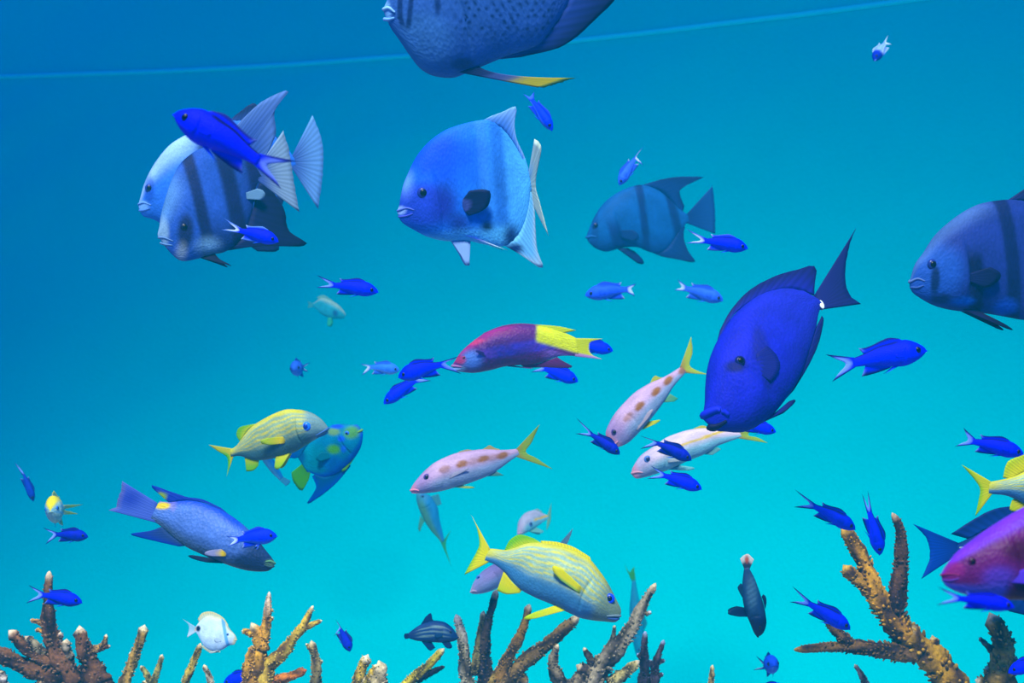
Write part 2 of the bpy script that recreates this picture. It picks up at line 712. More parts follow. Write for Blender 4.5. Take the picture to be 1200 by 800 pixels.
    def lips(s, pts, r, col, name='lip', taper=0.5):
        """tube along one mouth line: from the corner forward to the snout and back on the far side"""
        A = s.locs(pts)
        rl = float(np.linalg.norm(s.loc((pts[0][0] + r, pts[0][1])) - s.loc(pts[0])))
        path = [np.array([x, s.surf(x, z), z]) for x, z in A]
        path[-1][1] = 0
        full = path + [np.array([p[0], -p[1], p[2]]) for p in path[-2::-1]]
        n = 24
        C = crom(full, n)
        tube_mesh(name, C, [rl * (taper + (1 - taper) * math.sin(math.pi * i / (n - 1))) for i in range(n)], np.asarray(col, float) * s.k**0.45, s.o, s.mat)

    def spot(s, name, pos, rx, ry, col, rot=0):
        """small raised plate on the camera-facing and far sides"""
        x, z = s.loc(pos)
        RX = float(np.linalg.norm(s.loc((pos[0] + rx, pos[1])) - np.array([x, z])))
        RY = float(np.linalg.norm(s.loc((pos[0], pos[1] + ry)) - np.array([x, z])))
        for sg in (1, -1):
            y = s.surf(x, z)
            vs, fs = [], []
            n, m = 14, 6
            ca, sa = math.cos(rot), math.sin(rot)
            for i in range(m + 1):
                a = math.pi * i / m
                for j in range(n):
                    b = 2 * math.pi * j / n
                    u, v = RX * math.sin(a) * math.cos(b), RY * math.sin(a) * math.sin(b)
                    vs.append((x + u * ca - v * sa, sg * (y + 0.3 * min(RX, RY) * math.cos(a)), z + u * sa + v * ca))
            for i in range(m):
                for j in range(n):
                    fs.append((i * n + j, i * n + (j + 1) % n, (i + 1) * n + (j + 1) % n, (i + 1) * n + j))
            mesh_obj(name, vs, fs, s.mat, s.o, np.repeat(lin(col)[None], len(vs), 0), np.zeros((len(vs), 2)))


def tube_mesh(name, C, R, col, parent, mat, k=8):
    C = np.asarray(C)
    n = len(C)
    vs, fs = [], []
    Tn = np.gradient(C, axis=0)
    for i in range(n):
        t = Vector(Tn[i]).normalized()
        a = t.orthogonal().normalized() if abs(t.z) > 0.95 else t.cross(Vector((0, 0, 1))).normalized()
        b = t.cross(a)
        for j in range(k):
            an = 2 * math.pi * j / k
            vs.append(tuple(Vector(C[i]) + (a * math.cos(an) + b * math.sin(an)) * R[i]))
    for i in range(n - 1):
        for j in range(k):
            fs.append((i * k + j, i * k + (j + 1) % k, (i + 1) * k + (j + 1) % k, (i + 1) * k + j))
    fs.append(tuple(range(k - 1, -1, -1)))
    fs.append(tuple((n - 1) * k + j for j in range(k)))
    return mesh_obj(name, vs, fs, mat, parent, np.repeat(lin(col)[None], len(vs), 0), np.zeros((len(vs), 2)))


def solid(c):
    return lambda u, v, x, y: np.repeat(lin(c)[None], len(u), 0)


def grad(c1, c2, a=0.0, b=1.0):
    return lambda u, v, x, y: mixc(np.repeat(lin(c1)[None], len(u), 0), c2, sst(a, b, u))


# ------------------------------------------------------------------ spadefish
CR1, CR2, CR3, CR4 = (140, 90, .29988), (430, 0, .25), (450, 110, .26253), (670, 160, .26253)
CR5, CR6, CR7, CR8 = (800, 250, .35006), (1040, 210, .23739), (410, 360, .266667), (660, 390, .25)
Q1, Q2, Q3, Q4 = (230, 460, .175), (120, 550, .18333), (470, 480, .2375), (530, 590, .191667)
Q5, Q6, Q7, Q8 = (0, 530, .33727), (200, 680, .191667), (400, 680, .333333), (840, 490, .38751)
SPADE = 'spadefish swimming in the tank'


def ones(n, c):
    return np.repeat(lin(c)[None], n, 0)


def spade_far_left():
    def col(s, t, x, y):
        c = ones(len(s), (46, 112, 232))
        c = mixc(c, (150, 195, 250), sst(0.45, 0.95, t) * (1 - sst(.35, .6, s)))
        c = mixc(c, (25, 60, 180), blob(x, y, 118, 440, 24, 60) * .7)
        c = mixc(c, (120, 180, 250), blob(x, y, 90, 505, 30, 25))
        c = mixc(c, (22, 34, 110), blob(x, y, 330, 450, 40, 300))
        c = mixc(c, (22, 34, 110), blob(x, y, 560, 380, 40, 260))
        return c
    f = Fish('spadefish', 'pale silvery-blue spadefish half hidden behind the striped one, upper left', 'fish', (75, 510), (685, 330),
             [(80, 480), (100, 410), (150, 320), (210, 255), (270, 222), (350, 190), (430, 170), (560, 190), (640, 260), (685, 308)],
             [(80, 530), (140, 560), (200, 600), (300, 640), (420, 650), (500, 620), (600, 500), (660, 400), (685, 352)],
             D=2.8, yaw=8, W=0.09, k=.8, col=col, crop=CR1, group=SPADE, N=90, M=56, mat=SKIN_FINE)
    fc = grad((40, 70, 165), (95, 130, 205))
    f.median('dorsal_fin', [(430, 172), (520, 180), (590, 222), (640, 265)], [(452, 150), (527, 103), (560, 170), (600, 220), (650, 265)], grad((40, 60, 140), (26, 34, 90)))
    f.median('anal_fin', [(470, 635), (560, 550), (620, 460), (655, 405)], [(540, 682), (624, 677), (605, 600), (630, 520), (662, 420)], grad((30, 40, 110), (22, 32, 90)))
    f.tail([(685, 308), (685, 352)], [(755, 148), (785, 230), (797, 310), (790, 420), (775, 515)], grad((60, 90, 180), (105, 160, 225), 0, .8))
    f.paired('pelvic_fin', [(240, 615), (290, 640)], [(330, 700), (350, 670)], (30, 45, 120))
    f.paired('pectoral_fin', [(230, 480), (235, 520)], [(330, 450), (340, 540)], (40, 80, 190))
    f.eye((118, 434), 17, (25, 40, 130), pr=.6)
    f.lips([(125, 500), (95, 490), (74, 498)], 4, (110, 160, 240))
    f.lips([(122, 512), (98, 520), (78, 522)], 4, (80, 130, 225))


def spade_striped_left():
    def col(s, t, x, y):
        c = ones(len(s), (46, 92, 205))
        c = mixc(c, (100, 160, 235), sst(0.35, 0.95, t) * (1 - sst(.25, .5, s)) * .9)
        sk = x - (y - 450) * 0.22
        for cx, wd, k in ((292, 32, .9), (430, 44, .92), (545, 40, .9)):
            c = mixc(c, (22, 20, 78), (1 - sst(.5, 1, np.abs(sk - cx) / wd)) * k)
        c = mixc(c, (26, 26, 96), sst(400, 560, x) * .85)
        c = mixc(c, (24, 22, 74), blob(x, y, 250, 610, 34, 80) * .9)
        c = mixc(c, (30, 34, 104), sst(500, 660, y) * sst(290, 360, x) * .75)
        c = mixc(c, (130, 190, 240), blob(x, y, 340, 665, 60, 40, .9) * .9)
        c = mixc(c, (190, 215, 215), blob(x, y, 238, 690, 26, 46, .9) * .55)
        c = mixc(c, (150, 195, 235), blob(x, y, 165, 620, 26, 80) * .9)
        return c
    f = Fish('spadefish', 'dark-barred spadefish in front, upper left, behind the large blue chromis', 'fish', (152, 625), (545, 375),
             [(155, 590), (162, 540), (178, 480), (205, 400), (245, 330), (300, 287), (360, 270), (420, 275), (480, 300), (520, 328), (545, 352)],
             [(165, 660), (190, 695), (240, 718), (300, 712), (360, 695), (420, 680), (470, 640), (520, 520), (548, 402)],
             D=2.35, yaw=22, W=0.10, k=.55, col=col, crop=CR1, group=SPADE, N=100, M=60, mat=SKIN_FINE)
    f.median('dorsal_fin', [(390, 275), (450, 290), (500, 318), (540, 350)], [(470, 175), (560, 95), (662, 51), (606, 135), (612, 215), (585, 285), (552, 345)], grad((52, 84, 190), (100, 140, 220)))
    f.median('anal_fin', [(400, 682), (475, 630), (520, 520), (545, 420)], [(540, 660), (734, 658), (662, 600), (645, 520), (600, 450), (556, 410)], grad((26, 32, 100), (20, 24, 78)))
    f.tail([(545, 352), (548, 402)], [(640, 210), (665, 300), (678, 390), (690, 460), (703, 528)], grad((60, 90, 190), (150, 185, 220), 0, .7))
    f.paired('pelvic_fin', [(315, 706), (372, 692)], [(425, 742), (400, 720)], (22, 24, 70), flare=.2)
    f.paired('pectoral_fin', [(490, 455), (492, 480)], [(540, 440), (552, 485)], (120, 170, 215))
    f.eye((246, 592), 17, (14, 16, 60), pr=.6)
    f.lips([(205, 645), (172, 630), (152, 628)], 4, (110, 155, 225))
    f.lips([(203, 660), (176, 655), (158, 648)], 4, (110, 160, 225))


def spade_centre():
    def col(s, t, x, y):
        c = ones(len(s), (30, 108, 228))
        c = mixc(c, (14, 62, 232), blob(x, y, 220, 280, 200, 150, .8) * .9)
        c = mixc(c, (78, 178, 246), sst(380, 640, x) * .85)
        c = mixc(c, (28, 92, 190), (1 - sst(.3, 1, np.abs(x - 505 - (y - 300) * .06) / 44)) * .75)
        c = mixc(c, (60, 130, 215), (1 - sst(.3, 1, np.abs(x - 430 - (y - 200) * .05) / 34)) * .4)
        c = mixc(c, (34, 50, 190), blob(x, y, 165, 500, 150, 115, .45) * .9)
        c = mixc(c, (30, 34, 140), blob(x, y, 325, 575, 60, 55, .9) * .8)
        c = mixc(c, (26, 32, 150), blob(x, y, 262, 490, 66, 110, .9) * .7)
        c = mixc(c, (88, 190, 248), sst(590, 650, y + (x - 300) * .12) * (x < 560) * .9)
        c = mixc(c, (120, 170, 245), blob(x, y, 90, 390, 40, 80, .95) * .5)
        c = mixc(c, (16, 18, 60), blob(x, y, 452, 592, 32, 26, .8))
        c = mixc(c, (18, 30, 100), blob(x, y, 562, 635, 42, 66, .85) * .95)
        c = mixc(c, (150, 190, 240), blob(x, y, 72, 520, 26, 22) * .8)
        return c
    f = Fish('spadefish', 'bright blue spadefish in the upper centre with its tail seen edge-on', 'fish', (60, 530), (655, 405),
             [(66, 505), (74, 460), (85, 410), (105, 360), (150, 272), (220, 197), (300, 150), (400, 122), (460, 114), (530, 150), (580, 215), (620, 290), (645, 355), (655, 385)],
             [(72, 562), (130, 605), (200, 640), (290, 658), (370, 655), (450, 672), (540, 680), (595, 640), (630, 570), (648, 500), (655, 430)],
             D=2.3, yaw=12, W=0.11, k=.85, col=col, crop=CR3, group=SPADE, N=120, M=72, mat=SKIN_FINE)
    fc = grad((70, 150, 235), (150, 195, 235))
    f.median('dorsal_fin', [(440, 118), (520, 150), (575, 212), (612, 280), (642, 350)], [(480, 98), (530, 80), (590, 57), (583, 130), (592, 200), (624, 272), (650, 350)], grad((60, 120, 215), (130, 180, 235)))
    f.median('anal_fin', [(535, 675), (592, 635), (625, 575), (645, 500), (653, 435)], [(600, 712), (707, 778), (684, 695), (676, 600), (672, 520), (660, 440)],
             lambda u, v, x, y: mixc(mixc(ones(len(u), (110, 195, 245)), (170, 205, 225), sst(.5, 1, u)), (20, 45, 120), blob(x, y, 585, 690, 40, 26)))
    f.tail([(655, 385), (655, 430)], [(650, 206), (672, 250), (668, 400), (690, 500), (722, 634)], grad((120, 190, 240), (190, 215, 205), 0, .6), yaw=68)
    f.paired('pelvic_fin', [(295, 650), (385, 658)], [(345, 735), (382, 755)], lambda u, v, x, y: mixc(ones(len(u), (140, 180, 235)), (60, 70, 120), sst(.8, 1, u) * sst(.5, 1, v)), flare=.15)
    f.paired('ventral_streamer', [(345, 628), (405, 640)], [(528, 694), (500, 680)], lambda u, v, x, y: mixc(mixc(ones(len(u), (40, 80, 200)), (190, 215, 240), sst(.3, .6, u)), (16, 18, 50), sst(.85, .95, u)), flare=.1)
    f.paired('pectoral_fin', [(330, 488), (345, 520)], [(378, 432), (438, 440), (428, 515), (378, 542)], lambda u, v, x, y: mixc(ones(len(u), (70, 80, 170)), (14, 18, 74), sst(.1, .4, u)), flare=.25)
    f.eye((165, 443), 26, (30, 40, 130), pr=.62)
    f.lips([(128, 520), (95, 510), (60, 522)], 4.5, (90, 110, 210))
    f.lips([(122, 535), (95, 545), (66, 548)], 4.5, (70, 80, 200))


def spade_far():
    def col(s, t, x, y):
        c = ones(len(s), (16, 92, 170))
        sk = x - (y - 350) * 0.2
        c = mixc(c, (14, 44, 112), (1 - sst(.5, 1, np.abs(x - 312 - (y - 350) * .12) / 22)) * .95)
        c = mixc(c, (14, 44, 112), (1 - sst(.5, 1, np.abs(x - 455 - (y - 350) * .25) / 26)) * .95)
        c = mixc(c, (16, 46, 120), (1 - sst(.5, 1, np.abs(x - 190 - (y - 430) * .3) / 38)) * sst(340, 430, y) * .9)
        c = mixc(c, (18, 60, 130), (1 - sst(.4, 1, np.abs(x - 100) / 18)) * .6)
        c = mixc(c, (18, 60, 140), sst(420, 500, y) * .6)
        return c
    f = Fish('spadefish', 'dim blue spadefish with dark bars, far back right of centre', 'fish', (68, 452), (520, 365),
             [(76, 415), (95, 370), (130, 312), (180, 265), (240, 232), (300, 214), (380, 234), (440, 280), (490, 330), (520, 346)],
             [(82, 478), (120, 505), (165, 513), (220, 497), (290, 492), (345, 515), (395, 522), (450, 470), (490, 410), (520, 384)],
             D=3.9, yaw=6, W=0.095, k=.72, col=col, crop=CR4, group=SPADE, N=80, M=48, mat=SKIN_FINE)
    fc = grad((16, 60, 140), (14, 46, 116))
    f.median('dorsal_fin', [(310, 217), (380, 236), (430, 272), (470, 315), (495, 337)], [(400, 190), (480, 179), (592, 182), (502, 206), (482, 250), (503, 310)], fc)
    f.median('anal_fin', [(345, 512), (405, 512), (450, 465), (480, 418), (500, 396)], [(400, 535), (470, 548), (550, 560), (520, 510), (500, 450), (505, 402)], grad((18, 62, 140), (20, 50, 120)))
    f.tail([(520, 346), (520, 384)], [(628, 220), (640, 330), (641, 435)], grad((16, 60, 140), (24, 80, 160)))
    f.paired('pelvic_fin', [(200, 497), (250, 497)], [(310, 574), (292, 520)], (12, 40, 110), flare=.1)
    f.paired('pectoral_fin', [(205, 420), (210, 450)], [(270, 420), (275, 470)], (14, 56, 130))
    f.eye((104, 398), 16, (14, 40, 110), pr=.6)
    f.lips([(105, 448), (85, 445), (66, 450)], 6, (30, 100, 180))


def spade_right():
    def col(s, t, x, y):
        c = ones(len(s), (40, 62, 165))
        c = mixc(c, (46, 104, 220), blob(x, y, 210, 470, 140, 170, .5) * .9)
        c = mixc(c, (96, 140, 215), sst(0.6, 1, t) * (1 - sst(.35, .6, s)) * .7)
        c = mixc(c, (14, 26, 84), blob(x, y, 207, 500, 22, 85) * .85)
        c = mixc(c, (16, 24, 82), (1 - sst(.45, 1, np.abs(x - 390 - (y - 440) * .12) / 48)) * sst(330, 420, y) * .9)
        c = mixc(c, (18, 28, 88), (1 - sst(.5, 1, np.abs(x - 565 - (y - 300) * .1) / 48)) * .85)
        c = mixc(c, (18, 28, 88), (1 - sst(.5, 1, np.abs(x - 800 - (y - 300) * .2) / 55)) * .85)
        c = mixc(c, (20, 24, 84), blob(x, y, 435, 495, 66, 50) * .8)
        c = mixc(c, (28, 112, 240), blob(x, y, 345, 605, 66, 26, .6))
        c = mixc(c, (34, 96, 232), blob(x, y, 560, 632, 70, 46) * .95)
        c = mixc(c, (26, 36, 110), blob(x, y, 240, 590, 50, 30) * .8)
        return c
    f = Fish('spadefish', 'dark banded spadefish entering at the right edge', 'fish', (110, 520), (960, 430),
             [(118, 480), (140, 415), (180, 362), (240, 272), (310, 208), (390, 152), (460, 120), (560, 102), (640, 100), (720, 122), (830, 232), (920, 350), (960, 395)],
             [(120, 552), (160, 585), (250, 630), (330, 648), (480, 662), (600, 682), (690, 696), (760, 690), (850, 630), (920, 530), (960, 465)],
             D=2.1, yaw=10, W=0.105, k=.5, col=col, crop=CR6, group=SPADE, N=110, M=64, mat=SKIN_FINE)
    f.median('dorsal_fin', [(590, 106), (680, 112), (780, 178), (860, 270), (920, 352)], [(680, 45), (800, 0), (1080, -20), (900, 90), (880, 210), (935, 335)], grad((36, 50, 130), (26, 34, 100)))
    f.median('anal_fin', [(700, 690), (790, 672), (860, 600), (930, 508)], [(800, 735), (1010, 760), (960, 660), (930, 570), (945, 500)], grad((26, 34, 100), (18, 24, 80)))
    f.tail([(960, 395), (960, 465)], [(1090, 250), (1118, 430), (1090, 600)], grad((40, 60, 150), (70, 100, 190)))
    f.paired('pelvic_fin', [(350, 640), (432, 648)], [(587, 748), (520, 690)], lambda u, v, x, y: mixc(mixc(ones(len(u), (38, 34, 104)), (22, 18, 66), sst(.3, .8, u)), (90, 66, 70), sst(.6, 1, v) * sst(.3, .6, u) * .7), flare=.08)
    f.paired('pectoral_fin', [(360, 470), (365, 510)], [(470, 440), (480, 480), (450, 540)], grad((26, 34, 110), (18, 24, 84)), flare=.2)
    f.eye((198, 423), 25, (24, 40, 120), pr=.62)
    f.lips([(165, 505), (135, 492), (108, 508)], 6, (110, 145, 220))
    f.lips([(160, 525), (138, 535), (116, 533)], 6, (70, 110, 205))


for fn in (spade_far_left, spade_striped_left, spade_centre, spade_far, spade_right):
    fn()


# ------------------------------------------------------------------ grey angelfish at the top edge
def grey_angel():
    gx = RNG.uniform(0, 1, (400, 2))

    def col(s, t, x, y):
        c = ones(len(s), (52, 96, 178))
        c = mixc(c, (44, 76, 168), sst(700, 1050, x) * .8)
        c = mixc(c, (36, 50, 120), sst(850, 1150, x) * .6)
        c = mixc(c, (70, 130, 195), blob(x, y, 260, 200, 150, 150) * .5)
        # rows of dark dots on the scales
        u, v = x / 42.0 + np.floor(y / 30.0) * .5, y / 30.0
        iu, iv = np.floor(u).astype(int), np.floor(v).astype(int)
        h = np.sin(iu * 12.9898 + iv * 78.233) * 43758.5453
        h = h - np.floor(h)
        d = np.hypot((u - iu - .5 - (h - .5) * .4) * 42, (v - iv - .5 - (h - .5) * .3) * 30)
        m = (1 - sst(6, 12, d)) * sst(330, 460, x) * (1 - sst(800, 950, x)) * (1 - sst(120, 210, y)) * sst(.15, .4, h)
        c = mixc(c, (20, 40, 108), m)
        c = mixc(c, (20, 34, 100), (1 - sst(.4, 1, np.abs(x - 150 - (y > 80) * (y - 80) * .3) / 16)) * (1 - sst(100, 150, y)) * .9)
        c = mixc(c, (20, 34, 100), (1 - sst(.4, 1, np.abs(x - 200 + y * .1) / 16)) * (1 - sst(110, 160, y)) * .9)
        c = mixc(c, (22, 38, 104), blob(x, y, 318, 30, 16, 50) * .9)
        c = mixc(c, (30, 50, 120), blob(x, y, 440, 300, 60, 34) * .8)
        c = mixc(c, (120, 180, 240), blob(x, y, 92, 60, 22, 60))
        return c
    f = Fish('grey_angelfish', 'large spotted grey angelfish cut off by the top edge', 'fish', (80, 60), (1080, -330),
             [(95, 0), (140, -120), (220, -270), (320, -400), (500, -550), (720, -610), (900, -560), (1020, -460), (1075, -390)],
             [(95, 105), (150, 185), (190, 245), (250, 322), (330, 360), (430, 358), (520, 320), (640, 270), (780, 225), (900, 90), (1000, -110), (1080, -270)],
             D=1.9, yaw=6, W=0.10, k=.74, col=col, crop=CR2, N=190, M=150, mat=SKIN_FINE)
    f.median('anal_fin', [(600, 280), (780, 215), (900, 80), (1000, -110), (1060, -230)], [(720, 268), (880, 231), (960, 190), (1040, 120), (1165, -5), (1290, -180), (1150, -260)], grad((42, 66, 158), (22, 30, 88)))
    f.median('dorsal_fin', [(620, -590), (800, -590), (960, -510), (1040, -430)], [(800, -680), (1000, -700), (1280, -720), (1130, -520), (1090, -400)], grad((42, 66, 158), (22, 30, 88)))
    f.tail([(1075, -390), (1080, -270)], [(1230, -500), (1260, -380), (1270, -240)], grad((60, 90, 170), (90, 130, 190)))
    f.paired('pelvic_fin', [(395, 332), (520, 312)], [(815, 411), (962, 364)], lambda u, v, x, y: mixc(mixc(mixc(ones(len(u), (26, 40, 100)), (70, 90, 160), sst(.25, .4, u)), (190, 180, 30), sst(.5, .7, u)), (60, 190, 90), sst(.92, 1, u)), flare=.1, bulge=0, mid=[(620, 376), (600, 368)])
    f.paired('pectoral_fin', [(330, 60), (340, 120)], [(450, 20), (460, 100)], grad((52, 92, 176), (48, 84, 170)), flare=.02)
    f.eye((175, -75), 34, (60, 90, 160), pr=.6)
    f.lips([(128, 60), (100, 38), (78, 45)], 9, (140, 195, 245))
    f.lips([(125, 85), (100, 92), (82, 90)], 9, (110, 170, 240))


grey_angel()


# ------------------------------------------------------------------ tangs
def blue_tang():
    def col(s, t, x, y):
        c = ones(len(s), (26, 24, 205))
        c = mixc(c, (34, 40, 190), sst(.4, .9, s) * .7)
        c = mixc(c, (26, 24, 140), sst(.2, .85, -t) * .5)  # lower body darkened, shading put into the skin colour
        c = mixc(c, (24, 20, 120), blob(x, y, 232, 470, 30, 80) * .7)
        c = mixc(c, (22, 18, 120), blob(x, y, 262, 545, 26, 90) * .6)
        c = mixc(c, (18, 14, 90), blob(x, y, 155, 538, 36, 26) * .85)
        c = mixc(c, (34, 34, 220), blob(x, y, 205, 600, 30, 80) * .6)
        return c
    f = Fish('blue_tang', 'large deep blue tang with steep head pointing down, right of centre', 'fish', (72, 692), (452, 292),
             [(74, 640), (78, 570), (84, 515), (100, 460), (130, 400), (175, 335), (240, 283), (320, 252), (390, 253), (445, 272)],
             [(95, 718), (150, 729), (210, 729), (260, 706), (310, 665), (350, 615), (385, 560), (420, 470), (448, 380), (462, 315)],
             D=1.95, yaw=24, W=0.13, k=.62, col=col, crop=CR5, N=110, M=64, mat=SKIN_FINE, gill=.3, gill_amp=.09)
    f.median('dorsal_fin', [(115, 432), (168, 342), (240, 288), (320, 256), (390, 256), (440, 274)], [(124, 392), (160, 325), (222, 258), (300, 214), (380, 189), (444, 177), (441, 250)], grad((26, 24, 170), (22, 20, 110)))
    f.median('anal_fin', [(335, 632), (385, 555), (422, 462), (450, 375)], [(372, 592), (420, 512), (455, 435), (472, 358), (466, 342)], grad((24, 24, 140), (20, 18, 100)))
    f.tail([(444, 272), (462, 315)], [(581, 48), (562, 95), (546, 170), (546, 230), (560, 275), (598, 303)], grad((34, 34, 130), (24, 28, 110)), rays=12)
    f.paired('pelvic_fin', [(268, 698), (318, 660)], [(352, 658), (362, 626)], grad((24, 26, 170), (18, 18, 100)), flare=.1)
    f.paired('pectoral_fin', [(218, 500), (224, 560)], [(262, 470), (285, 530), (275, 590)], grad((26, 24, 150), (24, 22, 140)), flare=.03)
    f.eye((168, 520), 17, (16, 14, 80), pr=.6, out=.8)
    f.lips([(140, 690), (108, 668), (70, 676)], 13, (28, 34, 230))
    f.lips([(136, 705), (112, 716), (88, 716)], 10, (14, 12, 70))
    f.spot('tail_spine', (463, 307), 8, 15, (210, 225, 215), .5)


def rear_tang():
    cr = (1060, 490, .29979)
    col = lambda s, t, x, y: mixc(ones(len(s), (12, 52, 140)), (10, 36, 110), sst(.2, .9, t))
    f = Fish('blue_tang', 'dark blue tang mostly hidden behind the magenta fish, lower right', 'fish', (860, 590), (205, 505),
             [(840, 540), (790, 470), (700, 420), (600, 390), (500, 385), (400, 400), (320, 430), (260, 465), (205, 488)],
             [(845, 630), (780, 690), (680, 730), (560, 735), (440, 700), (340, 620), (260, 550), (205, 524)],
             D=2.2, yaw=-5, W=0.11, k=.7, col=col, crop=cr, N=60, M=40, mat=SKIN_FINE)
    f.median('dorsal_fin', [(700, 422), (560, 388), (420, 398), (320, 432), (250, 472)], [(700, 385), (560, 348), (420, 343), (320, 367), (180, 452)], grad((14, 56, 150), (8, 40, 120)))
    f.median('anal_fin', [(640, 728), (480, 712), (360, 640), (270, 560)], [(640, 770), (480, 770), (340, 720), (215, 590)], grad((14, 56, 150), (8, 40, 120)))
    f.tail([(205, 488), (205, 524)], [(33, 412), (80, 460), (98, 510), (95, 560), (65, 628)], grad((10, 50, 145), (6, 70, 190)), rays=12)
    f.eye((780, 540), 16, (10, 20, 70))
    f.paired('pectoral_fin', [(660, 600), (660, 640)], [(570, 600), (580, 660)], (12, 46, 130))
    f.spot('tail_spine', (222, 506), 14, 5, (120, 150, 150))


blue_tang()
rear_tang()


# ------------------------------------------------------------------ hogfish
def hog_centre():
    def col(s, t, x, y):
        c = ones(len(s), (92, 22, 130))
        c = mixc(c, (160, 30, 130), sst(.35, .95, t) * (1 - sst(.45, .8, s)))
        c = mixc(c, (84, 24, 120), sst(.5, .9, t) * sst(.4, .6, s) * .8)
        band = 1 - sst(.5, 1, np.abs(y - (205 - (x - 600) * .17)) / 36)
        chk = .75 + .25 * np.sin(x * .42 + y * .3) * np.sin(x * .42 - y * .3)
        c = mixc(c, (62, 50, 220), .8 * band * sst(560, 640, x) * (1 - sst(900, 1000, x)) * chk)
        c = mixc(c, (112, 20, 124), sst(.35, .9, -t) * (1 - sst(.7, 1, s)) * .7)
        c = mixc(c, (96, 142, 236), blob(x, y, 535, 232, 52, 48, .6))
        c = mixc(c, (150, 200, 240), blob(x, y, 478, 270, 34, 14) * .9)
        c = mixc(c, (200, 36, 110), blob(x, y, 486, 232, 26, 20) * .8)
        c = mixc(c, (222, 60, 120), blob(x, y, 540, 152, 90, 16, .6) * sst(.5, .8, t) * .8)
        c = mixc(c, (110, 60, 210), blob(x, y, 600, 205, 50, 20) * .6)
        yel = sst(806, 824, x + (y - 140) * .1) * (1 - sst(-8, 10, y - (152 + (x - 820) * .27)))
        c = mixc(c, (222, 236, 0), yel)
        c = mixc(c, (150, 110, 220), sst(820, 900, x) * sst(8, 22, y - (156 + (x - 820) * .27)) * .7)
        return c
    f = Fish('spanish_hogfish', 'magenta hogfish with bright yellow rear half of back and tail, centre', 'fish', (452, 258), (1000, 178),
             [(462, 235), (485, 200), (525, 162), (580, 122), (650, 92), (740, 76), (830, 82), (900, 97), (960, 118), (1000, 134)],
             [(460, 275), (500, 285), (560, 287), (620, 276), (680, 260), (740, 254), (800, 252), (860, 236), (920, 214), (960, 212), (1000, 214)],
             D=2.6, yaw=6, W=0.1, k=.72, kf=.8, col=col, crop=CR7, N=110, M=56, mat=SKIN_SCALED, gill=.26)
    yl = grad((215, 230, 0), (225, 240, 10))
    f.median('dorsal_fin', [(560, 137), (650, 96), (740, 80), (830, 86), (900, 101), (940, 114)], [(590, 112), (660, 84), (740, 71), (830, 76), (920, 84), (996, 101)],
             lambda u, v, x, y: mixc(ones(len(u), (130, 30, 130)), (215, 235, 0), sst(815, 835, x)))
    f.median('anal_fin', [(750, 253), (810, 250), (860, 236), (910, 218)], [(770, 266), (860, 264), (978, 264), (930, 232)], grad((120, 30, 130), (90, 20, 100)))
    f.tail([(1000, 134), (1000, 214)], [(1115, 138), (1062, 150), (1052, 172), (1054, 195), (1070, 212), (1110, 228)],
           lambda u, v, x, y: mixc(mixc(ones(len(u), (222, 236, 0)), (200, 150, 220), sst(.72, .85, v)), (235, 240, 190), sst(.85, 1, u) * .7))
    f.paired('pectoral_fin', [(598, 205), (606, 226)], [(565, 190), (552, 200)], (60, 30, 140), flare=.3)
    f.paired('pelvic_fin', [(680, 258), (720, 256)], [(800, 270), (770, 262)], (130, 60, 160), flare=.05)
    f.eye((500, 222), 8, (150, 40, 90), (20, 4, 30))
    f.lips([(490, 262), (468, 258), (450, 257)], 6, (190, 120, 190))
    f.lips([(488, 270), (470, 272), (456, 270)], 6, (140, 180, 235))


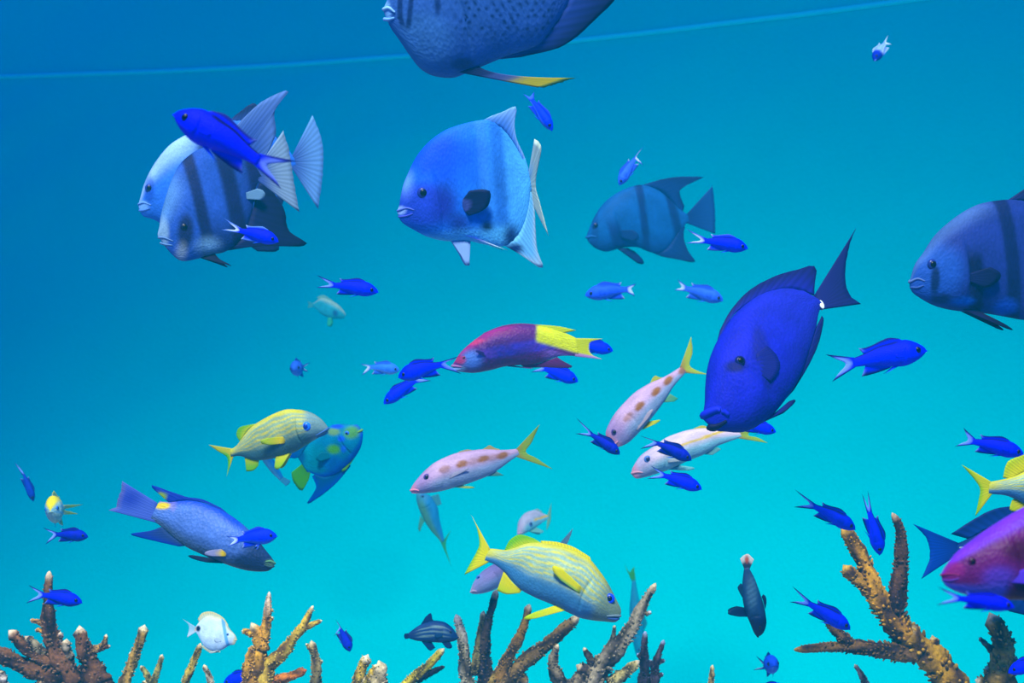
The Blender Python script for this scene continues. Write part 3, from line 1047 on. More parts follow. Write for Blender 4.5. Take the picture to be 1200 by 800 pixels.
def hog_left():
    def col(s, t, x, y):
        c = ones(len(s), (88, 134, 228))
        c = mixc(c, (30, 80, 226), sst(.55, .9, t) * sst(.2, .4, s))
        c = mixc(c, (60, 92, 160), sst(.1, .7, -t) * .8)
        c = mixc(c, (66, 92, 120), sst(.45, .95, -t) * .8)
        c = mixc(c, (30, 52, 104), (1 - sst(.16, .36, s)) * .95)
        c = mixc(c, (28, 46, 96), blob(x, y, 950, 590, 120, 50) * .8)
        c = mixc(c, (90, 140, 110), blob(x, y, 1080, 600, 40, 30) * .9)
        c = mixc(c, (250, 222, 0), blob(x, y, 385, 232, 62, 26, .4) * (x < 445))
        c = mixc(c, (150, 140, 225), blob(x, y, 455, 235, 24, 40) * .6)
        return c
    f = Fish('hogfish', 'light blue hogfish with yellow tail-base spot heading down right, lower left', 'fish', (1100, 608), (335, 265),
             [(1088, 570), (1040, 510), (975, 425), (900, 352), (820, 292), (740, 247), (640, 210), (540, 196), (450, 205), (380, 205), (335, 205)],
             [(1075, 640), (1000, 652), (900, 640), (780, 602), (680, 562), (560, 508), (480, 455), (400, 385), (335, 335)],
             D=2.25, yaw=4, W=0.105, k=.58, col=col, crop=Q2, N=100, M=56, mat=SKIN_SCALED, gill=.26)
    f.median('dorsal_fin', [(820, 296), (700, 230), (600, 202), (500, 202), (425, 210)], [(760, 245), (640, 190), (540, 175), (430, 138), (308, 101), (405, 195)],
             lambda u, v, x, y: mixc(ones(len(u), (16, 50, 190)), (150, 190, 20), blob(x, y, 375, 175, 40, 36)))
    f.median('anal_fin', [(530, 488), (450, 430), (380, 365)], [(490, 492), (340, 458), (180, 414), (310, 392)], grad((40, 70, 140), (10, 50, 190)))
    f.tail([(335, 205), (335, 335)], [(125, 73), (118, 140), (95, 200), (90, 238), (38, 260)],
           lambda u, v, x, y: mixc(mixc(ones(len(u), (78, 108, 220)), (26, 44, 190), blob(x, y, 175, 185, 95, 75, .95) * .8), (130, 130, 190), sst(.85, 1, u) * .6))
    f.paired('pelvic_fin', [(790, 600), (700, 566)], [(640, 590), (555, 545)], (20, 34, 80), flare=.05)
    f.paired('pectoral_fin', [(815, 510), (800, 560)], [(700, 520), (690, 560)], lambda u, v, x, y: mixc(ones(len(u), (250, 220, 0)), (160, 165, 215), sst(.25, .5, u)), flare=.12)
    f.eye((990, 500), 20, (60, 90, 190), (6, 8, 30))
    f.lips([(1050, 590), (1080, 588), (1102, 600)], 8, (110, 175, 120))
    f.lips([(1040, 612), (1070, 622), (1095, 618)], 7, (60, 95, 105))


def hog_right():
    cr = (1080, 580, .17493)

    def col(s, t, x, y):
        c = ones(len(s), (106, 8, 110))
        c = mixc(c, (128, 46, 244), sst(.5, .85, t))
        c = mixc(c, (70, 0, 60), blob(x, y, 640, 380, 180, 90) * .9)
        c = mixc(c, (150, 20, 130), blob(x, y, 200, 500, 70, 60) * .8)
        c = mixc(c, (90, 60, 200), blob(x, y, 470, 560, 130, 90, .7) * .8)
        c = mixc(c, (92, 96, 232), sst(.4, .8, -t) * (1 - sst(480, 580, x)))
        c = mixc(c, (84, 10, 60), sst(560, 620, y) * sst(500, 600, x) * .9)
        return c
    f = Fish('hogfish', 'large blurred magenta and violet fish at the lower right edge', 'fish', (133, 545), (1480, 400),
             [(145, 500), (180, 450), (240, 378), (320, 315), (420, 240), (520, 175), (620, 115), (720, 62), (900, 10), (1080, 20), (1280, 120), (1480, 300)],
             [(150, 592), (200, 630), (290, 665), (400, 690), (550, 700), (700, 702), (900, 700), (1080, 670), (1280, 590), (1480, 490)],
             D=1.15, yaw=4, W=0.11, k=.66, col=col, crop=cr, N=90, M=56, mat=SKIN, gill=.32)
    f.median('dorsal_fin', [(700, 74), (900, 14), (1080, 24), (1280, 124), (1400, 235)], [(740, 20), (900, -50), (1100, -50), (1340, 30), (1500, 140)], grad((110, 40, 220), (90, 20, 160)))
    f.median('anal_fin', [(1000, 688), (1160, 650), (1380, 540)], [(1060, 740), (1300, 720), (1520, 620)], grad((110, 20, 120), (90, 20, 110)))
    f.tail([(1480, 300), (1480, 490)], [(1780, 190), (1700, 400), (1780, 620)], grad((150, 30, 130), (200, 200, 40)))
    f.paired('pectoral_fin', [(545, 535), (545, 590)], [(690, 480), (740, 560), (690, 600)], grad((96, 60, 232), (110, 60, 250)), flare=.3)
    f.paired('pelvic_fin', [(700, 700), (780, 704)], [(900, 780), (860, 740)], (100, 30, 130), flare=.05)
    f.eye((305, 450), 30, (70, 6, 70), (14, 0, 24), pr=.65)
    f.lips([(230, 540), (180, 530), (130, 535)], 8, (150, 20, 110))
    f.lips([(225, 560), (180, 572), (142, 566)], 8, (110, 50, 180))


hog_centre()
hog_left()
hog_right()


# ------------------------------------------------------------------ grunts
def grunt(name_label, crop, snout, root, top, bot, D, yaw, stripe_n, head=0.22, W=.13, seed=0, yellow=(232, 226, 40), pale=(150, 196, 178), belly=(66, 140, 192), face=(122, 152, 128)):
    def col(s, t, x, y):
        c = ones(len(s), pale)
        c = mixc(c, belly, sst(-.05, .55, -t))
        ph = t * stripe_n * 1.45 + s * 2.6 + .28 * np.sin(s * 31 + seed) + .3 * np.sin(s * 12 + t * 5)
        st = sst(-.1, .7, np.sin(ph * math.pi)) * sst(-.45, -.05, t) * (.8 + .2 * np.sin(s * 47 + t * 17))
        c = mixc(c, yellow, st * (.9 - .3 * sst(0, .5, -t)))
        c = mixc(c, (230, 226, 40), sst(.72, .95, t) * .9)
        c = mixc(c, (226, 226, 20), sst(.9, 1, s) * sst(-.6, .2, t) * .8)
        c = mixc(c, face, (1 - sst(head - .08, head, s)) * .85)
        return c
    return Fish('french_grunt', name_label, 'fish', snout, root, top, bot, D=D, yaw=yaw, W=W, col=col, crop=crop, N=150, M=96, mat=SKIN, gill=head + .03, k=.6, kf=.82,
                group='yellow striped grunts')


YEL = grad((236, 232, 0), (205, 228, 0), .3, 1)
GRN = grad((190, 215, 10), (120, 205, 0), .1, .8)


def grunts():
    f = grunt('large yellow-striped grunt facing right above the centre coral', Q4, (1025, 692), (215, 310),
              [(1032, 655), (1005, 590), (960, 500), (900, 410), (830, 332), (740, 282), (640, 254), (540, 238), (450, 242), (380, 270), (320, 285), (260, 275), (215, 268)],
              [(1008, 718), (930, 720), (850, 712), (760, 690), (680, 652), (600, 612), (520, 580), (440, 540), (380, 490), (310, 410), (250, 365), (205, 352)], 2.2, 8, 7)
    f.median('dorsal_fin', [(550, 243), (470, 246), (410, 264), (345, 288)], [(500, 212), (445, 194), (400, 191), (350, 225), (320, 282)], GRN)
    f.median('spiny_dorsal_fin', [(850, 352), (740, 288), (640, 258), (545, 242)], [(842, 325), (740, 264), (640, 234), (540, 226)], solid((236, 228, 10)))
    f.tail([(215, 268), (205, 352)], [(116, 68), (150, 150), (166, 240), (150, 290), (118, 350), (72, 436)],
           lambda u, v, x, y: mixc(mixc(ones(len(u), (236, 232, 0)), (120, 205, 0), sst(.75, 1, u)), (250, 236, 120), (1 - sst(0, .12, v)) * .6), rays=12)
    f.median('anal_fin', [(425, 530), (370, 482), (315, 412)], [(412, 546), (330, 553), (273, 530)], YEL)
    f.paired('pelvic_fin', [(700, 650), (630, 622)], [(478, 710), (486, 668)], grad((236, 232, 0), (190, 226, 0)), flare=.2)
    f.paired('pectoral_fin', [(805, 520), (780, 552)], [(655, 385), (640, 450)], lambda u, v, x, y: mixc(ones(len(u), (240, 236, 0)), (150, 200, 80), sst(.5, .9, v)), flare=.15)
    f.eye((962, 580), 32, (16, 62, 240), (6, 8, 50), pr=.55)
    f.lips([(945, 686), (990, 684), (1026, 686)], 9, (130, 160, 170))
    f.lips([(950, 698), (990, 704), (1016, 702)], 9, (70, 110, 190))

    f = grunt('yellow-striped grunt facing right in front of the queen angelfish', Q1, (885, 245), (230, 402),
              [(870, 215), (830, 172), (760, 130), (680, 113), (590, 114), (520, 140), (440, 182), (370, 228), (310, 298), (265, 360), (230, 378)],
              [(872, 268), (800, 312), (720, 362), (650, 402), (560, 432), (440, 452), (380, 450), (330, 435), (275, 422), (235, 432)], 2.5, 6, 6, seed=2,
              yellow=(226, 218, 50), pale=(150, 186, 150), belly=(66, 120, 130), face=(110, 160, 176))
    f.median('dorsal_fin', [(400, 208), (350, 245), (305, 305)], [(365, 212), (290, 232), (268, 280), (290, 325)], GRN)
    f.tail([(230, 378), (235, 432)], [(82, 348), (150, 395), (205, 432), (212, 490), (203, 565)], lambda u, v, x, y: mixc(mixc(ones(len(u), (214, 214, 30)), (90, 205, 0), sst(.35, .8, u) * sst(.1, .5, v)), (180, 230, 140), sst(.7, 1, v) * sst(.6, 1, u) * .6))
    f.median('anal_fin', [(420, 448), (370, 442), (325, 428)], [(415, 490), (380, 522), (335, 527)], GRN)
    f.paired('pelvic_fin', [(640, 395), (540, 425)], [(580, 500), (530, 482)], grad((226, 230, 0), (150, 210, 0)), flare=.2)
    f.paired('pectoral_fin', [(632, 285), (610, 335)], [(480, 300), (500, 345)], grad((250, 226, 0), (180, 220, 20)), flare=.2)
    f.eye((752, 222), 32, (30, 110, 240), (10, 40, 150), pr=.55)
    f.lips([(810, 285), (850, 262), (886, 238)], 8, (60, 110, 190))
    f.lips([(812, 298), (850, 282), (880, 262)], 8, (70, 130, 190))

    cr = (1060, 490, .29979)
    f = grunt('yellow-tailed grunt leaving at the right edge, only its tail end in view', cr, (880, 340), (330, 270),
              [(870, 300), (800, 220), (700, 165), (600, 155), (500, 190), (430, 225), (380, 240), (330, 248)],
              [(870, 375), (780, 400), (680, 405), (560, 380), (450, 325), (390, 300), (330, 295)], 1.85, -5, 6, seed=4)
    f.median('dorsal_fin', [(560, 165), (480, 202), (410, 236)], [(520, 120), (440, 150), (400, 175), (385, 232)], YEL)
    f.median('anal_fin', [(540, 372), (470, 334), (430, 314)], [(510, 395), (450, 368), (412, 358), (420, 320)], YEL)
    f.tail([(330, 248), (330, 295)], [(222, 180), (270, 235), (295, 275), (290, 320), (276, 384)], lambda u, v, x, y: mixc(ones(len(u), (226, 232, 0)), (150, 215, 0), sst(.6, 1, u)))
    f.eye((800, 290), 18, (20, 70, 220))
    f.paired('pectoral_fin', [(690, 300), (690, 330)], [(600, 300), (610, 345)], YEL)


grunts()


# ------------------------------------------------------------------ queen angelfish behind the grunt
def queen():
    def col(s, t, x, y):
        c = ones(len(s), (0, 128, 172))
        c = mixc(c, (0, 150, 170), blob(x, y, 800, 430, 120, 110) * .8)
        c = mixc(c, (0, 90, 215), sst(.55, .95, -t))
        c = mixc(c, (0, 84, 220), (1 - sst(.02, .1, s)) * .9)
        c = mixc(c, (0, 96, 206), blob(x, y, 930, 470, 90, 60) * .6)
        c = mixc(c, (70, 170, 10), blob(x, y, 935, 370, 52, 36))
        c = mixc(c, (80, 160, 70), blob(x, y, 1050, 260, 56, 46) * .95)
        c = mixc(c, (110, 160, 90), blob(x, y, 930, 255, 50, 26) * .9)
        c = mixc(c, (20, 90, 240), blob(x, y, 985, 300, 28, 24))
        c = mixc(c, (20, 70, 235), blob(x, y, 950, 222, 50, 14) * .9)
        c = mixc(c, (20, 100, 240), blob(x, y, 1000, 365, 22, 30) * .9)
        c = mixc(c, (0, 70, 140), blob(x, y, 690, 430, 50, 60) * .8)
        return c
    f = Fish('queen_angelfish', 'blue-green queen angelfish partly hidden behind the smaller grunt', 'fish', (1108, 250), (725, 500),
             [(1095, 225), (1040, 214), (960, 208), (880, 228), (800, 290), (730, 370), (690, 430), (705, 480)],
             [(1115, 300), (1095, 380), (1030, 470), (960, 530), (880, 562), (810, 560), (765, 530)],
             D=2.95, yaw=12, W=0.11, k=.72, kf=.8, col=col, crop=Q1, N=90, M=56, mat=SKIN_FINE)
    f.median('anal_fin', [(1020, 478), (940, 536), (860, 560), (790, 548)], [(1035, 490), (950, 592), (860, 672), (738, 748), (802, 640), (775, 560)], grad((0, 96, 160), (0, 84, 210)))
    f.median('dorsal_fin', [(880, 232), (800, 294), (730, 374), (698, 430)], [(850, 215), (740, 280), (600, 420), (660, 440)], grad((0, 110, 170), (0, 80, 200)))
    f.tail([(700, 482), (760, 528)], [(636, 535), (650, 595), (705, 655), (752, 585)], grad((60, 160, 30), (72, 185, 0), 0, .4))
    f.paired('pectoral_fin', [(900, 390), (910, 430)], [(840, 390), (830, 450)], (0, 130, 160), flare=.2)
    f.paired('pelvic_fin', [(1070, 420), (1030, 470)], [(1000, 520), (985, 500)], (90, 170, 20), flare=.1)
    f.eye((1020, 265), 16, (30, 100, 220))
    f.lips([(1085, 262), (1098, 255), (1110, 250)], 8, (110, 170, 60))


queen()


# ------------------------------------------------------------------ goatfish
def goat(label, crop, snout, root, top, bot, D, yaw, blotches=(), line=None, base=(206, 172, 212), low=(146, 178, 216), W=.10, N=90, M=44, snoutc=(236, 150, 176), hd=(150, 124, 196), br=16, group='pale goatfish', up=1, name='goatfish', hda=.6):
    ang = math.atan2(snout[1] - root[1], snout[0] - root[0])
    ca, sa = math.cos(ang), math.sin(ang)

    def col(s, t, x, y):
        c = ones(len(s), base)
        c = mixc(c, low, sst(-.25, .55, -t))
        c = mixc(c, hd, (1 - sst(.12, .26, s)) * hda)
        c = mixc(c, snoutc, (1 - sst(.0, .09, s)) * .9)
        for bx, by, k in blotches:
            c = mixc(c, (156, 96, 26), blob((x - bx) * ca + (y - by) * sa, (y - by) * ca - (x - bx) * sa, 0, 0, br * 2.1, br * 1.15, .35) * k)
        if line:
            (x0, y0), (x1, y1) = line
            d = np.abs((y - y0) - (x - x0) * (y1 - y0) / (x1 - x0))
            c = mixc(c, (226, 196, 50), (1 - sst(4, 9, d)) * sst(x0 - 5, x0 + 25, x))
        return c
    return Fish(name, label, 'fish', snout, root, top, bot, D=D, yaw=yaw, W=W, col=col, crop=crop, N=N, M=M, mat=SKIN, group=group, up=up, k=.66, kf=.72)


YT = grad((190, 180, 70), (170, 210, 60), 0, .6)


def goats():
    f = goat('pinkish goatfish with brown blotches and forked yellow tail, facing left at centre', Q3, (48, 402), (578, 208),
             [(56, 375), (85, 335), (125, 293), (180, 252), (260, 217), (340, 201), (430, 193), (500, 199), (578, 190)],
             [(75, 412), (130, 411), (200, 401), (270, 382), (340, 361), (420, 331), (500, 282), (578, 228)], 2.5, 4,
             [(300, 268, .95), (405, 243, .95), (500, 226, .95), (215, 292, .6), (355, 256, .4), (452, 235, .4)])
    f.median('first_dorsal_fin', [(270, 218), (310, 210), (350, 203)], [(290, 205), (325, 196), (352, 199)], (200, 176, 130))
    f.median('second_dorsal_fin', [(395, 199), (440, 198), (490, 201)], [(420, 184), (438, 175), (462, 188), (485, 194)], (206, 190, 110))
    f.tail([(578, 190), (578, 228)], [(685, 70), (645, 160), (615, 208), (670, 240), (750, 294)], YT)
    f.paired('pelvic_fin', [(255, 382), (300, 372)], [(330, 388), (360, 380)], grad((170, 210, 150), (190, 220, 40)), flare=.1)
    f.median('anal_fin', [(415, 328), (465, 300)], [(480, 326), (508, 324)], grad((130, 180, 180), (80, 190, 160)))
    f.paired('pectoral_fin', [(238, 318), (240, 340)], [(315, 290), (318, 302)], (196, 196, 224), flare=.1)
    f.eye((128, 332), 17, (70, 50, 130), (14, 10, 50), pr=.6)
    f.lips([(90, 398), (68, 394), (48, 398)], 6, (240, 150, 180))
    f.lips([(88, 406), (70, 409), (54, 407)], 5, (220, 140, 180))

    f = goat('blotched goatfish diving head-down, just left of the blue tang', CR8, (238, 530), (565, 170),
             [(200, 480), (212, 430), (260, 355), (320, 292), (400, 238), (480, 203), (552, 158)],
             [(268, 532), (325, 498), (380, 440), (430, 380), (480, 312), (530, 235), (580, 180)], 2.75, 6,
             [(490, 225, 1), (432, 278, 1), (355, 348, 1), (300, 398, .6), (562, 172, .9)], br=15)
    f.median('dorsal_fin', [(405, 240), (440, 222), (470, 210)], [(418, 212), (432, 200), (450, 208)], (196, 206, 60))
    f.tail([(552, 158), (580, 180)], [(600, 16), (606, 90), (592, 150), (632, 178), (690, 196)], grad((190, 160, 60), (196, 216, 60), 0, .6))
    f.paired('pelvic_fin', [(368, 455), (400, 415)], [(430, 428), (449, 406)], YEL, flare=.1)
    f.median('anal_fin', [(470, 325), (500, 285)], [(520, 322), (540, 308)], grad((120, 190, 140), (70, 190, 140)))
    f.paired('pectoral_fin', [(335, 440), (345, 460)], [(395, 370), (410, 385)], (200, 190, 210), flare=.1)
    f.eye((238, 466), 15, (60, 40, 120), (14, 10, 40), pr=.6)
    f.lips([(255, 508), (245, 520), (236, 532)], 6, (230, 160, 190))

    f = goat('white goatfish with a thin yellow side stripe, below the blue tang', CR8, (322, 662), (832, 478),
             [(332, 620), (368, 570), (430, 528), (500, 482), (560, 461), (640, 446), (720, 450), (790, 458), (832, 465)],
             [(345, 682), (420, 666), (500, 640), (580, 602), (660, 570), (740, 522), (832, 490)], 2.65, 4,
             line=((450, 565), (745, 460)), base=(222, 206, 226), low=(130, 206, 226), hd=(170, 170, 220))
    f.median('dorsal_fin', [(600, 454), (650, 447), (700, 450)], [(625, 442), (652, 434), (690, 443)], (206, 206, 70))
    f.tail([(832, 465), (832, 490)], [(905, 395), (880, 450), (868, 480), (910, 490), (960, 516)], YT)
    f.paired('pelvic_fin', [(490, 640), (540, 620)], [(570, 645), (613, 630)], (130, 220, 226), flare=.05)
    f.median('anal_fin', [(660, 568), (720, 535)], [(700, 572), (740, 545)], (120, 200, 200))
    f.paired('pectoral_fin', [(480, 590), (485, 610)], [(555, 590), (555, 602)], (190, 210, 220), flare=.08)
    f.eye((392, 594), 18, (70, 110, 180), (20, 30, 90), pr=.6)
    f.lips([(370, 655), (345, 652), (322, 658)], 6, (236, 170, 190))

    f = goat('faint blue goatfish pointing up, its green tail hanging below the centre goatfish', Q3, (85, 400), (205, 650),
             [(115, 410), (150, 430), (180, 480), (190, 540), (205, 600), (215, 645)],
             [(75, 420), (85, 480), (110, 540), (150, 600), (195, 652)], 4.8, 5, base=(30, 140, 205), low=(70, 150, 130), hd=(50, 150, 190), snoutc=(60, 150, 190), group='pale goatfish')
    f.tail([(215, 645), (195, 652)], [(248, 590), (225, 640), (222, 680), (232, 720), (250, 775)], grad((60, 170, 120), (50, 190, 110), 0, .4))
    f.median('dorsal_fin', [(140, 428), (175, 475)], [(185, 415), (200, 465)], (70, 170, 190))
    f.paired('pelvic_fin', [(95, 520), (115, 550)], [(85, 590), (100, 580)], (80, 180, 150))
    f.eye((105, 425), 9, (40, 90, 150))

    f = goat('pale goatfish turned towards the glass, above the large grunt', Q4, (402, 186), (585, 78),
             [(400, 150), (410, 100), (450, 55), (500, 38), (545, 55), (585, 68)],
             [(415, 190), (450, 180), (495, 155), (540, 125), (585, 92)], 4.6, 28, base=(176, 188, 216), low=(110, 200, 222), hd=(180, 176, 214), snoutc=(196, 170, 206), W=.14, line=((480, 110), (590, 70)))
    f.tail([(585, 68), (585, 92)], [(606, -5), (604, 50), (600, 110), (575, 165)], grad((140, 200, 150), (100, 200, 170)))
    f.median('dorsal_fin', [(490, 44), (540, 56)], [(520, 30), (550, 48)], (150, 200, 200))
    f.paired('pelvic_fin', [(470, 170), (510, 145)], [(530, 185), (545, 165)], (110, 205, 200))
    f.eye((468, 130), 13, (60, 100, 170))
    f.lips([(425, 180), (412, 182), (402, 184)], 6, (200, 170, 200))

    f = goat('pale violet goatfish facing left, its body hidden behind the large grunt', Q4, (115, 545), (650, 270),
             [(118, 510), (150, 450), (200, 400), (260, 365), (340, 330), (440, 290), (550, 265), (650, 255)],
             [(135, 552), (200, 545), (260, 525), (340, 480), (440, 420), (550, 340), (650, 285)], 2.85, 4, base=(186, 172, 232), low=(150, 190, 240), hd=(160, 180, 240), snoutc=(210, 196, 232))
    f.tail([(650, 255), (650, 285)], [(738, 150), (715, 220), (690, 275), (720, 320), (760, 360)], grad((140, 200, 220), (160, 210, 215)))
    f.median('dorsal_fin', [(360, 326), (440, 294)], [(380, 300), (440, 285)], (190, 190, 200))
    f.paired('pelvic_fin', [(300, 505), (340, 480)], [(380, 520), (390, 500)], (170, 210, 190))
    f.eye((162, 450), 15, (60, 140, 220), (20, 40, 130))
    f.lips([(150, 535), (130, 532), (114, 540)], 7, (220, 200, 230))

    cr = (720, 630, .125)
    f = goat('very faint goatfish hanging head-down behind the branching coral, green tail up', cr, (235, 1130), (185, 400),
             [(280, 1080), (290, 980), (280, 850), (255, 700), (230, 560), (200, 400)],
             [(205, 1100), (175, 980), (150, 850), (140, 700), (150, 560), (165, 400)], 5.4, 3, base=(20, 165, 200), low=(30, 150, 190), hd=(20, 150, 190), snoutc=(30, 160, 200), hda=.3)
    f.tail([(200, 400), (165, 400)], [(185, 270), (160, 300), (140, 320), (95, 250)], grad((40, 170, 150), (60, 190, 60), 0, .4))
    f.eye((230, 1040), 16, (30, 110, 170))
    f.median('dorsal_fin', [(282, 860), (262, 740)], [(310, 800), (280, 720)], (40, 170, 190))


goats()


# ------------------------------------------------------------------ blue chromis
TM = ((1075, 262), (340, 385))
C_TOP = [(1062, 236), (1005, 197), (930, 165), (850, 153), (770, 168), (700, 190), (600, 217), (520, 256), (440, 300), (370, 328), (340, 338)]
C_BOT = [(1062, 290), (1005, 345), (940, 386), (850, 420), (760, 424), (640, 418), (500, 416), (400, 422), (340, 432)]
BLUES = 'blue chromis scattered through the tank'
NAVY = (10, 8, 62)


def chromis(label, snout, root, t1, t2, D, yaw=0, roll=0, hs=1.0, body=(0, 2, 255), back=(8, 0, 110), belly=(26, 10, 250), fin=(10, 14, 110), pale=(120, 160, 255),
            W=.15, up=1, nlen=.10, name='blue_chromis', cat='fish', group=BLUES, N=46, M=28, dorsal=1, eye=(4, 4, 70), eyer=34, colf=None, tail_yaw=0, pelvic=True, k=1.0):
    def col(s, t, x, y):
        c = ones(len(s), body)
        c = mixc(c, back, sst(.62, .9, t) * sst(.22, .42, s) * .95)
        c = mixc(c, belly, sst(.45, .9, -t) * .8)
        return c
    f = Fish(name, label, cat, snout, root, C_TOP, C_BOT, D=D, yaw=yaw, roll=roll, up=up, W=W, col=colf or col, templ=TM, hs=hs, group=group, mat=SKIN_FINE, N=N, M=M, gill=.27, k=k)
    edge = lambda u, v, x, y: mixc(mixc(ones(len(u), body), fin, sst(.3, .9, u)), pale, sst(.9, 1, v) * sst(.3, .6, u) * .7)
    if dorsal:
        f.median('dorsal_fin', [(840, 160), (700, 200), (600, 226), (520, 264), (450, 302)], [(800, 141), (700, 134), (620, 164), (540, 204), (460, 234), (395, 239)], edge, nv=20, nu=5)
        f.median('anal_fin', [(730, 418), (620, 412), (540, 410), (465, 412)], [(705, 440), (620, 472), (550, 494), (490, 511), (425, 523)], edge, nv=16, nu=5)
        if pelvic:
            f.paired('pelvic_fin', [(800, 415), (745, 418)], [(700, 470), (655, 494)], grad(body, (30, 110, 250)), flare=.15)
    f.paired('pectoral_fin', [(838, 300), (838, 330)], [(755, 298), (752, 338)], grad(body, body), flare=.04)
    # forked tail: dark outer edges, pale inside
    a, b = f.loc_px(t1), f.loc_px(t2)
    if a[1] < b[1]:
        a, b = b, a
    base = f.locs([(345, 338), (345, 432)])
    base[:, 0] += 0.03 * f.L
    nt = np.array([f.xr - nlen * f.L, base[:, 1].mean()])
    la, lb = .52 * a + .48 * nt, .52 * b + .48 * nt
    la[0] += .01 * f.L
    O = [a, la, nt, lb, b]
    f.sheet('tail_fin', base, O, lambda u, v, x, y: mixc(mixc(ones(len(u), body), pale, sst(.15, .6, u) * (1 - sst(.55, .95, np.abs(v * 2 - 1)))), fin, sst(.62, .9, np.abs(v * 2 - 1)) * sst(.05, .3, u)),
            nv=25, nu=6, jag=.004, yaw=tail_yaw, pivot=f.xr)
    f.eye((968, 258), eyer, eye, (2, 2, 20), pr=.6)
    f.lips([(1040, 282), (1058, 274), (1078, 266)], 9, body)
    return f


PB = dict(body=(40, 92, 240), back=(24, 60, 200), belly=(70, 120, 240), fin=(30, 70, 190), pale=(190, 220, 255))
DK = dict(body=(4, 10, 170), back=(4, 6, 90), belly=(10, 20, 150), fin=(6, 14, 80))
chromis('largest blue chromis with a dark back stripe, in front of the two spadefish', (204, 134), (303, 188), (349, 189), (330, 222), 1.25, yaw=4, hs=1.03, back=(6, 0, 50), belly=(50, 14, 245), N=70, M=40, pale=(110, 140, 240), fin=(24, 24, 120))
chromis('blue chromis with a whitish tail, over the belly of the striped spadefish', (326, 283), (281, 270), (263, 256), (259, 269), 1.95, hs=1.0, pale=(200, 225, 255), fin=(90, 140, 230))
chromis('blue chromis facing right alone below the upper-left spadefish pair', (443, 342), (391, 334), (371, 322), (370, 337), 2.1, hs=.95)
chromis('blue chromis diving just under the grey angelfish fin', (647, 153), (623, 117), (613, 110), (626, 107), 2.4, hs=.85, yaw=10, **{**PB, 'body': (0, 40, 245), 'back': (0, 20, 190), 'pale': (60, 110, 245)})
chromis('pale blue chromis diving above the dim far spadefish', (726, 217), (744, 186), (755, 170), (754, 194), 3.0, hs=1.0, **PB)
chromis('pale blue chromis facing left below the dim far spadefish', (686, 346), (735, 339), (746, 332), (744, 347), 3.1, hs=1.05, **{**PB, 'body': (30, 80, 245)})
chromis('pale blue chromis facing right, left of the blue tang', (847, 352), (803, 338), (794, 327), (790, 340), 3.3, hs=1.05, **PB)
chromis('blue chromis with a white-edged tail, just right of the dim far spadefish', (876, 291), (826, 282), (804, 268), (803, 285), 2.2, hs=.98, pale=(200, 225, 255), fin=(60, 90, 210))
chromis('blue chromis with spread forked tail between the tang and right spadefish', (1085.4, 410.6), (999.7, 424.9), (967, 415), (975, 447.5), 2.0, N=70, M=40)
chromis('tiny chromis with blue head and white tail, alone at upper right', (1025, 71), (1037, 51), (1041, 41), (1045, 52), 3.4, yaw=38, W=.22, hs=1.0, body=(110, 150, 245), back=(20, 30, 200), belly=(170, 215, 250), fin=(170, 215, 240), pale=(200, 235, 250),
        colf=lambda s, t, x, y: mixc(mixc(ones(len(s), (120, 165, 250)), (190, 230, 250), sst(.2, .7, -t)), (2, 2, 170), 1 - sst(.3, .48, s)))
chromis('tiny blue chromis seen head-on, below the faint pale fish left of centre', (344, 433), (355, 431), (364, 424), (362, 436), 3.6, yaw=75, W=.16, hs=1.25, **{**PB, 'body': (30, 80, 190), 'back': (20, 50, 150)})
chromis('faded light blue chromis, leftmost of the cluster left of the centre hogfish', (468, 434), (434, 430), (421, 426), (424, 440), 3.3, hs=1.15, **{**PB, 'body': (40, 110, 235), 'belly': (110, 170, 245)})
chromis('blue chromis with fins raised, its tail touching the centre hogfish head', (467, 442), (517, 427), (539, 417), (541, 438), 2.2, hs=1.12, belly=(40, 70, 230), N=60, M=32)
chromis('blue chromis angled down, lowest of the cluster left of the centre hogfish', (450, 473), (487, 446), (502, 432), (506, 446), 2.6, hs=.95)
chromis('blue chromis under the belly of the centre hogfish', (677, 447), (638, 432), (624, 424), (622, 436), 2.95, hs=1.1)
chromis('blue chromis peeking out behind the centre hogfish yellow tail', (718, 411), (680, 404), (666, 396), (665, 412), 3.0, hs=1.1)
chromis('blue chromis overlapping the head of the diving blotched goatfish', (726, 532), (693, 509), (675, 489), (674, 508), 2.2, hs=.98, **DK)
chromis('blue chromis overlapping the back of the white goatfish', (810, 539), (770, 519), (749, 510), (750, 526), 2.2, hs=.98, **DK)
chromis('blue chromis just under the chin of the white goatfish', (822, 573), (778, 557), (762, 545), (758, 561), 2.2, hs=.98)
chromis('blue chromis half hidden behind the chin of the blue tang', (909, 506), (872, 497), (860, 488), (858, 502), 2.4, hs=1.05)
chromis('blue chromis just above the yellow-tailed grunt at the right edge', (1199, 532), (1140, 517), (1129, 501), (1119, 523), 1.7, hs=.92, body=(0, 2, 235))
chromis('blue chromis just above the tip of the right coral branch', (1002, 620), (954, 593), (931, 573), (930, 594), 2.2, hs=.92, body=(0, 6, 215), back=(6, 2, 90))
chromis('blue chromis hanging almost vertically between two right coral branches', (1031, 650), (1019, 600), (1010, 578), (1017, 574), 2.2, hs=.95, body=(0, 6, 225), back=(4, 2, 120), yaw=5)
chromis('blue chromis above the horizontal branch of the right coral', (996, 737), (948, 707), (928, 686), (925, 705), 2.15, hs=.92, body=(0, 6, 210), back=(6, 2, 90))
chromis('blue chromis beneath the blurred magenta fish', (1188, 711), (1124, 701), (1098, 687), (1097, 709), 1.1, hs=.82, body=(0, 2, 240))
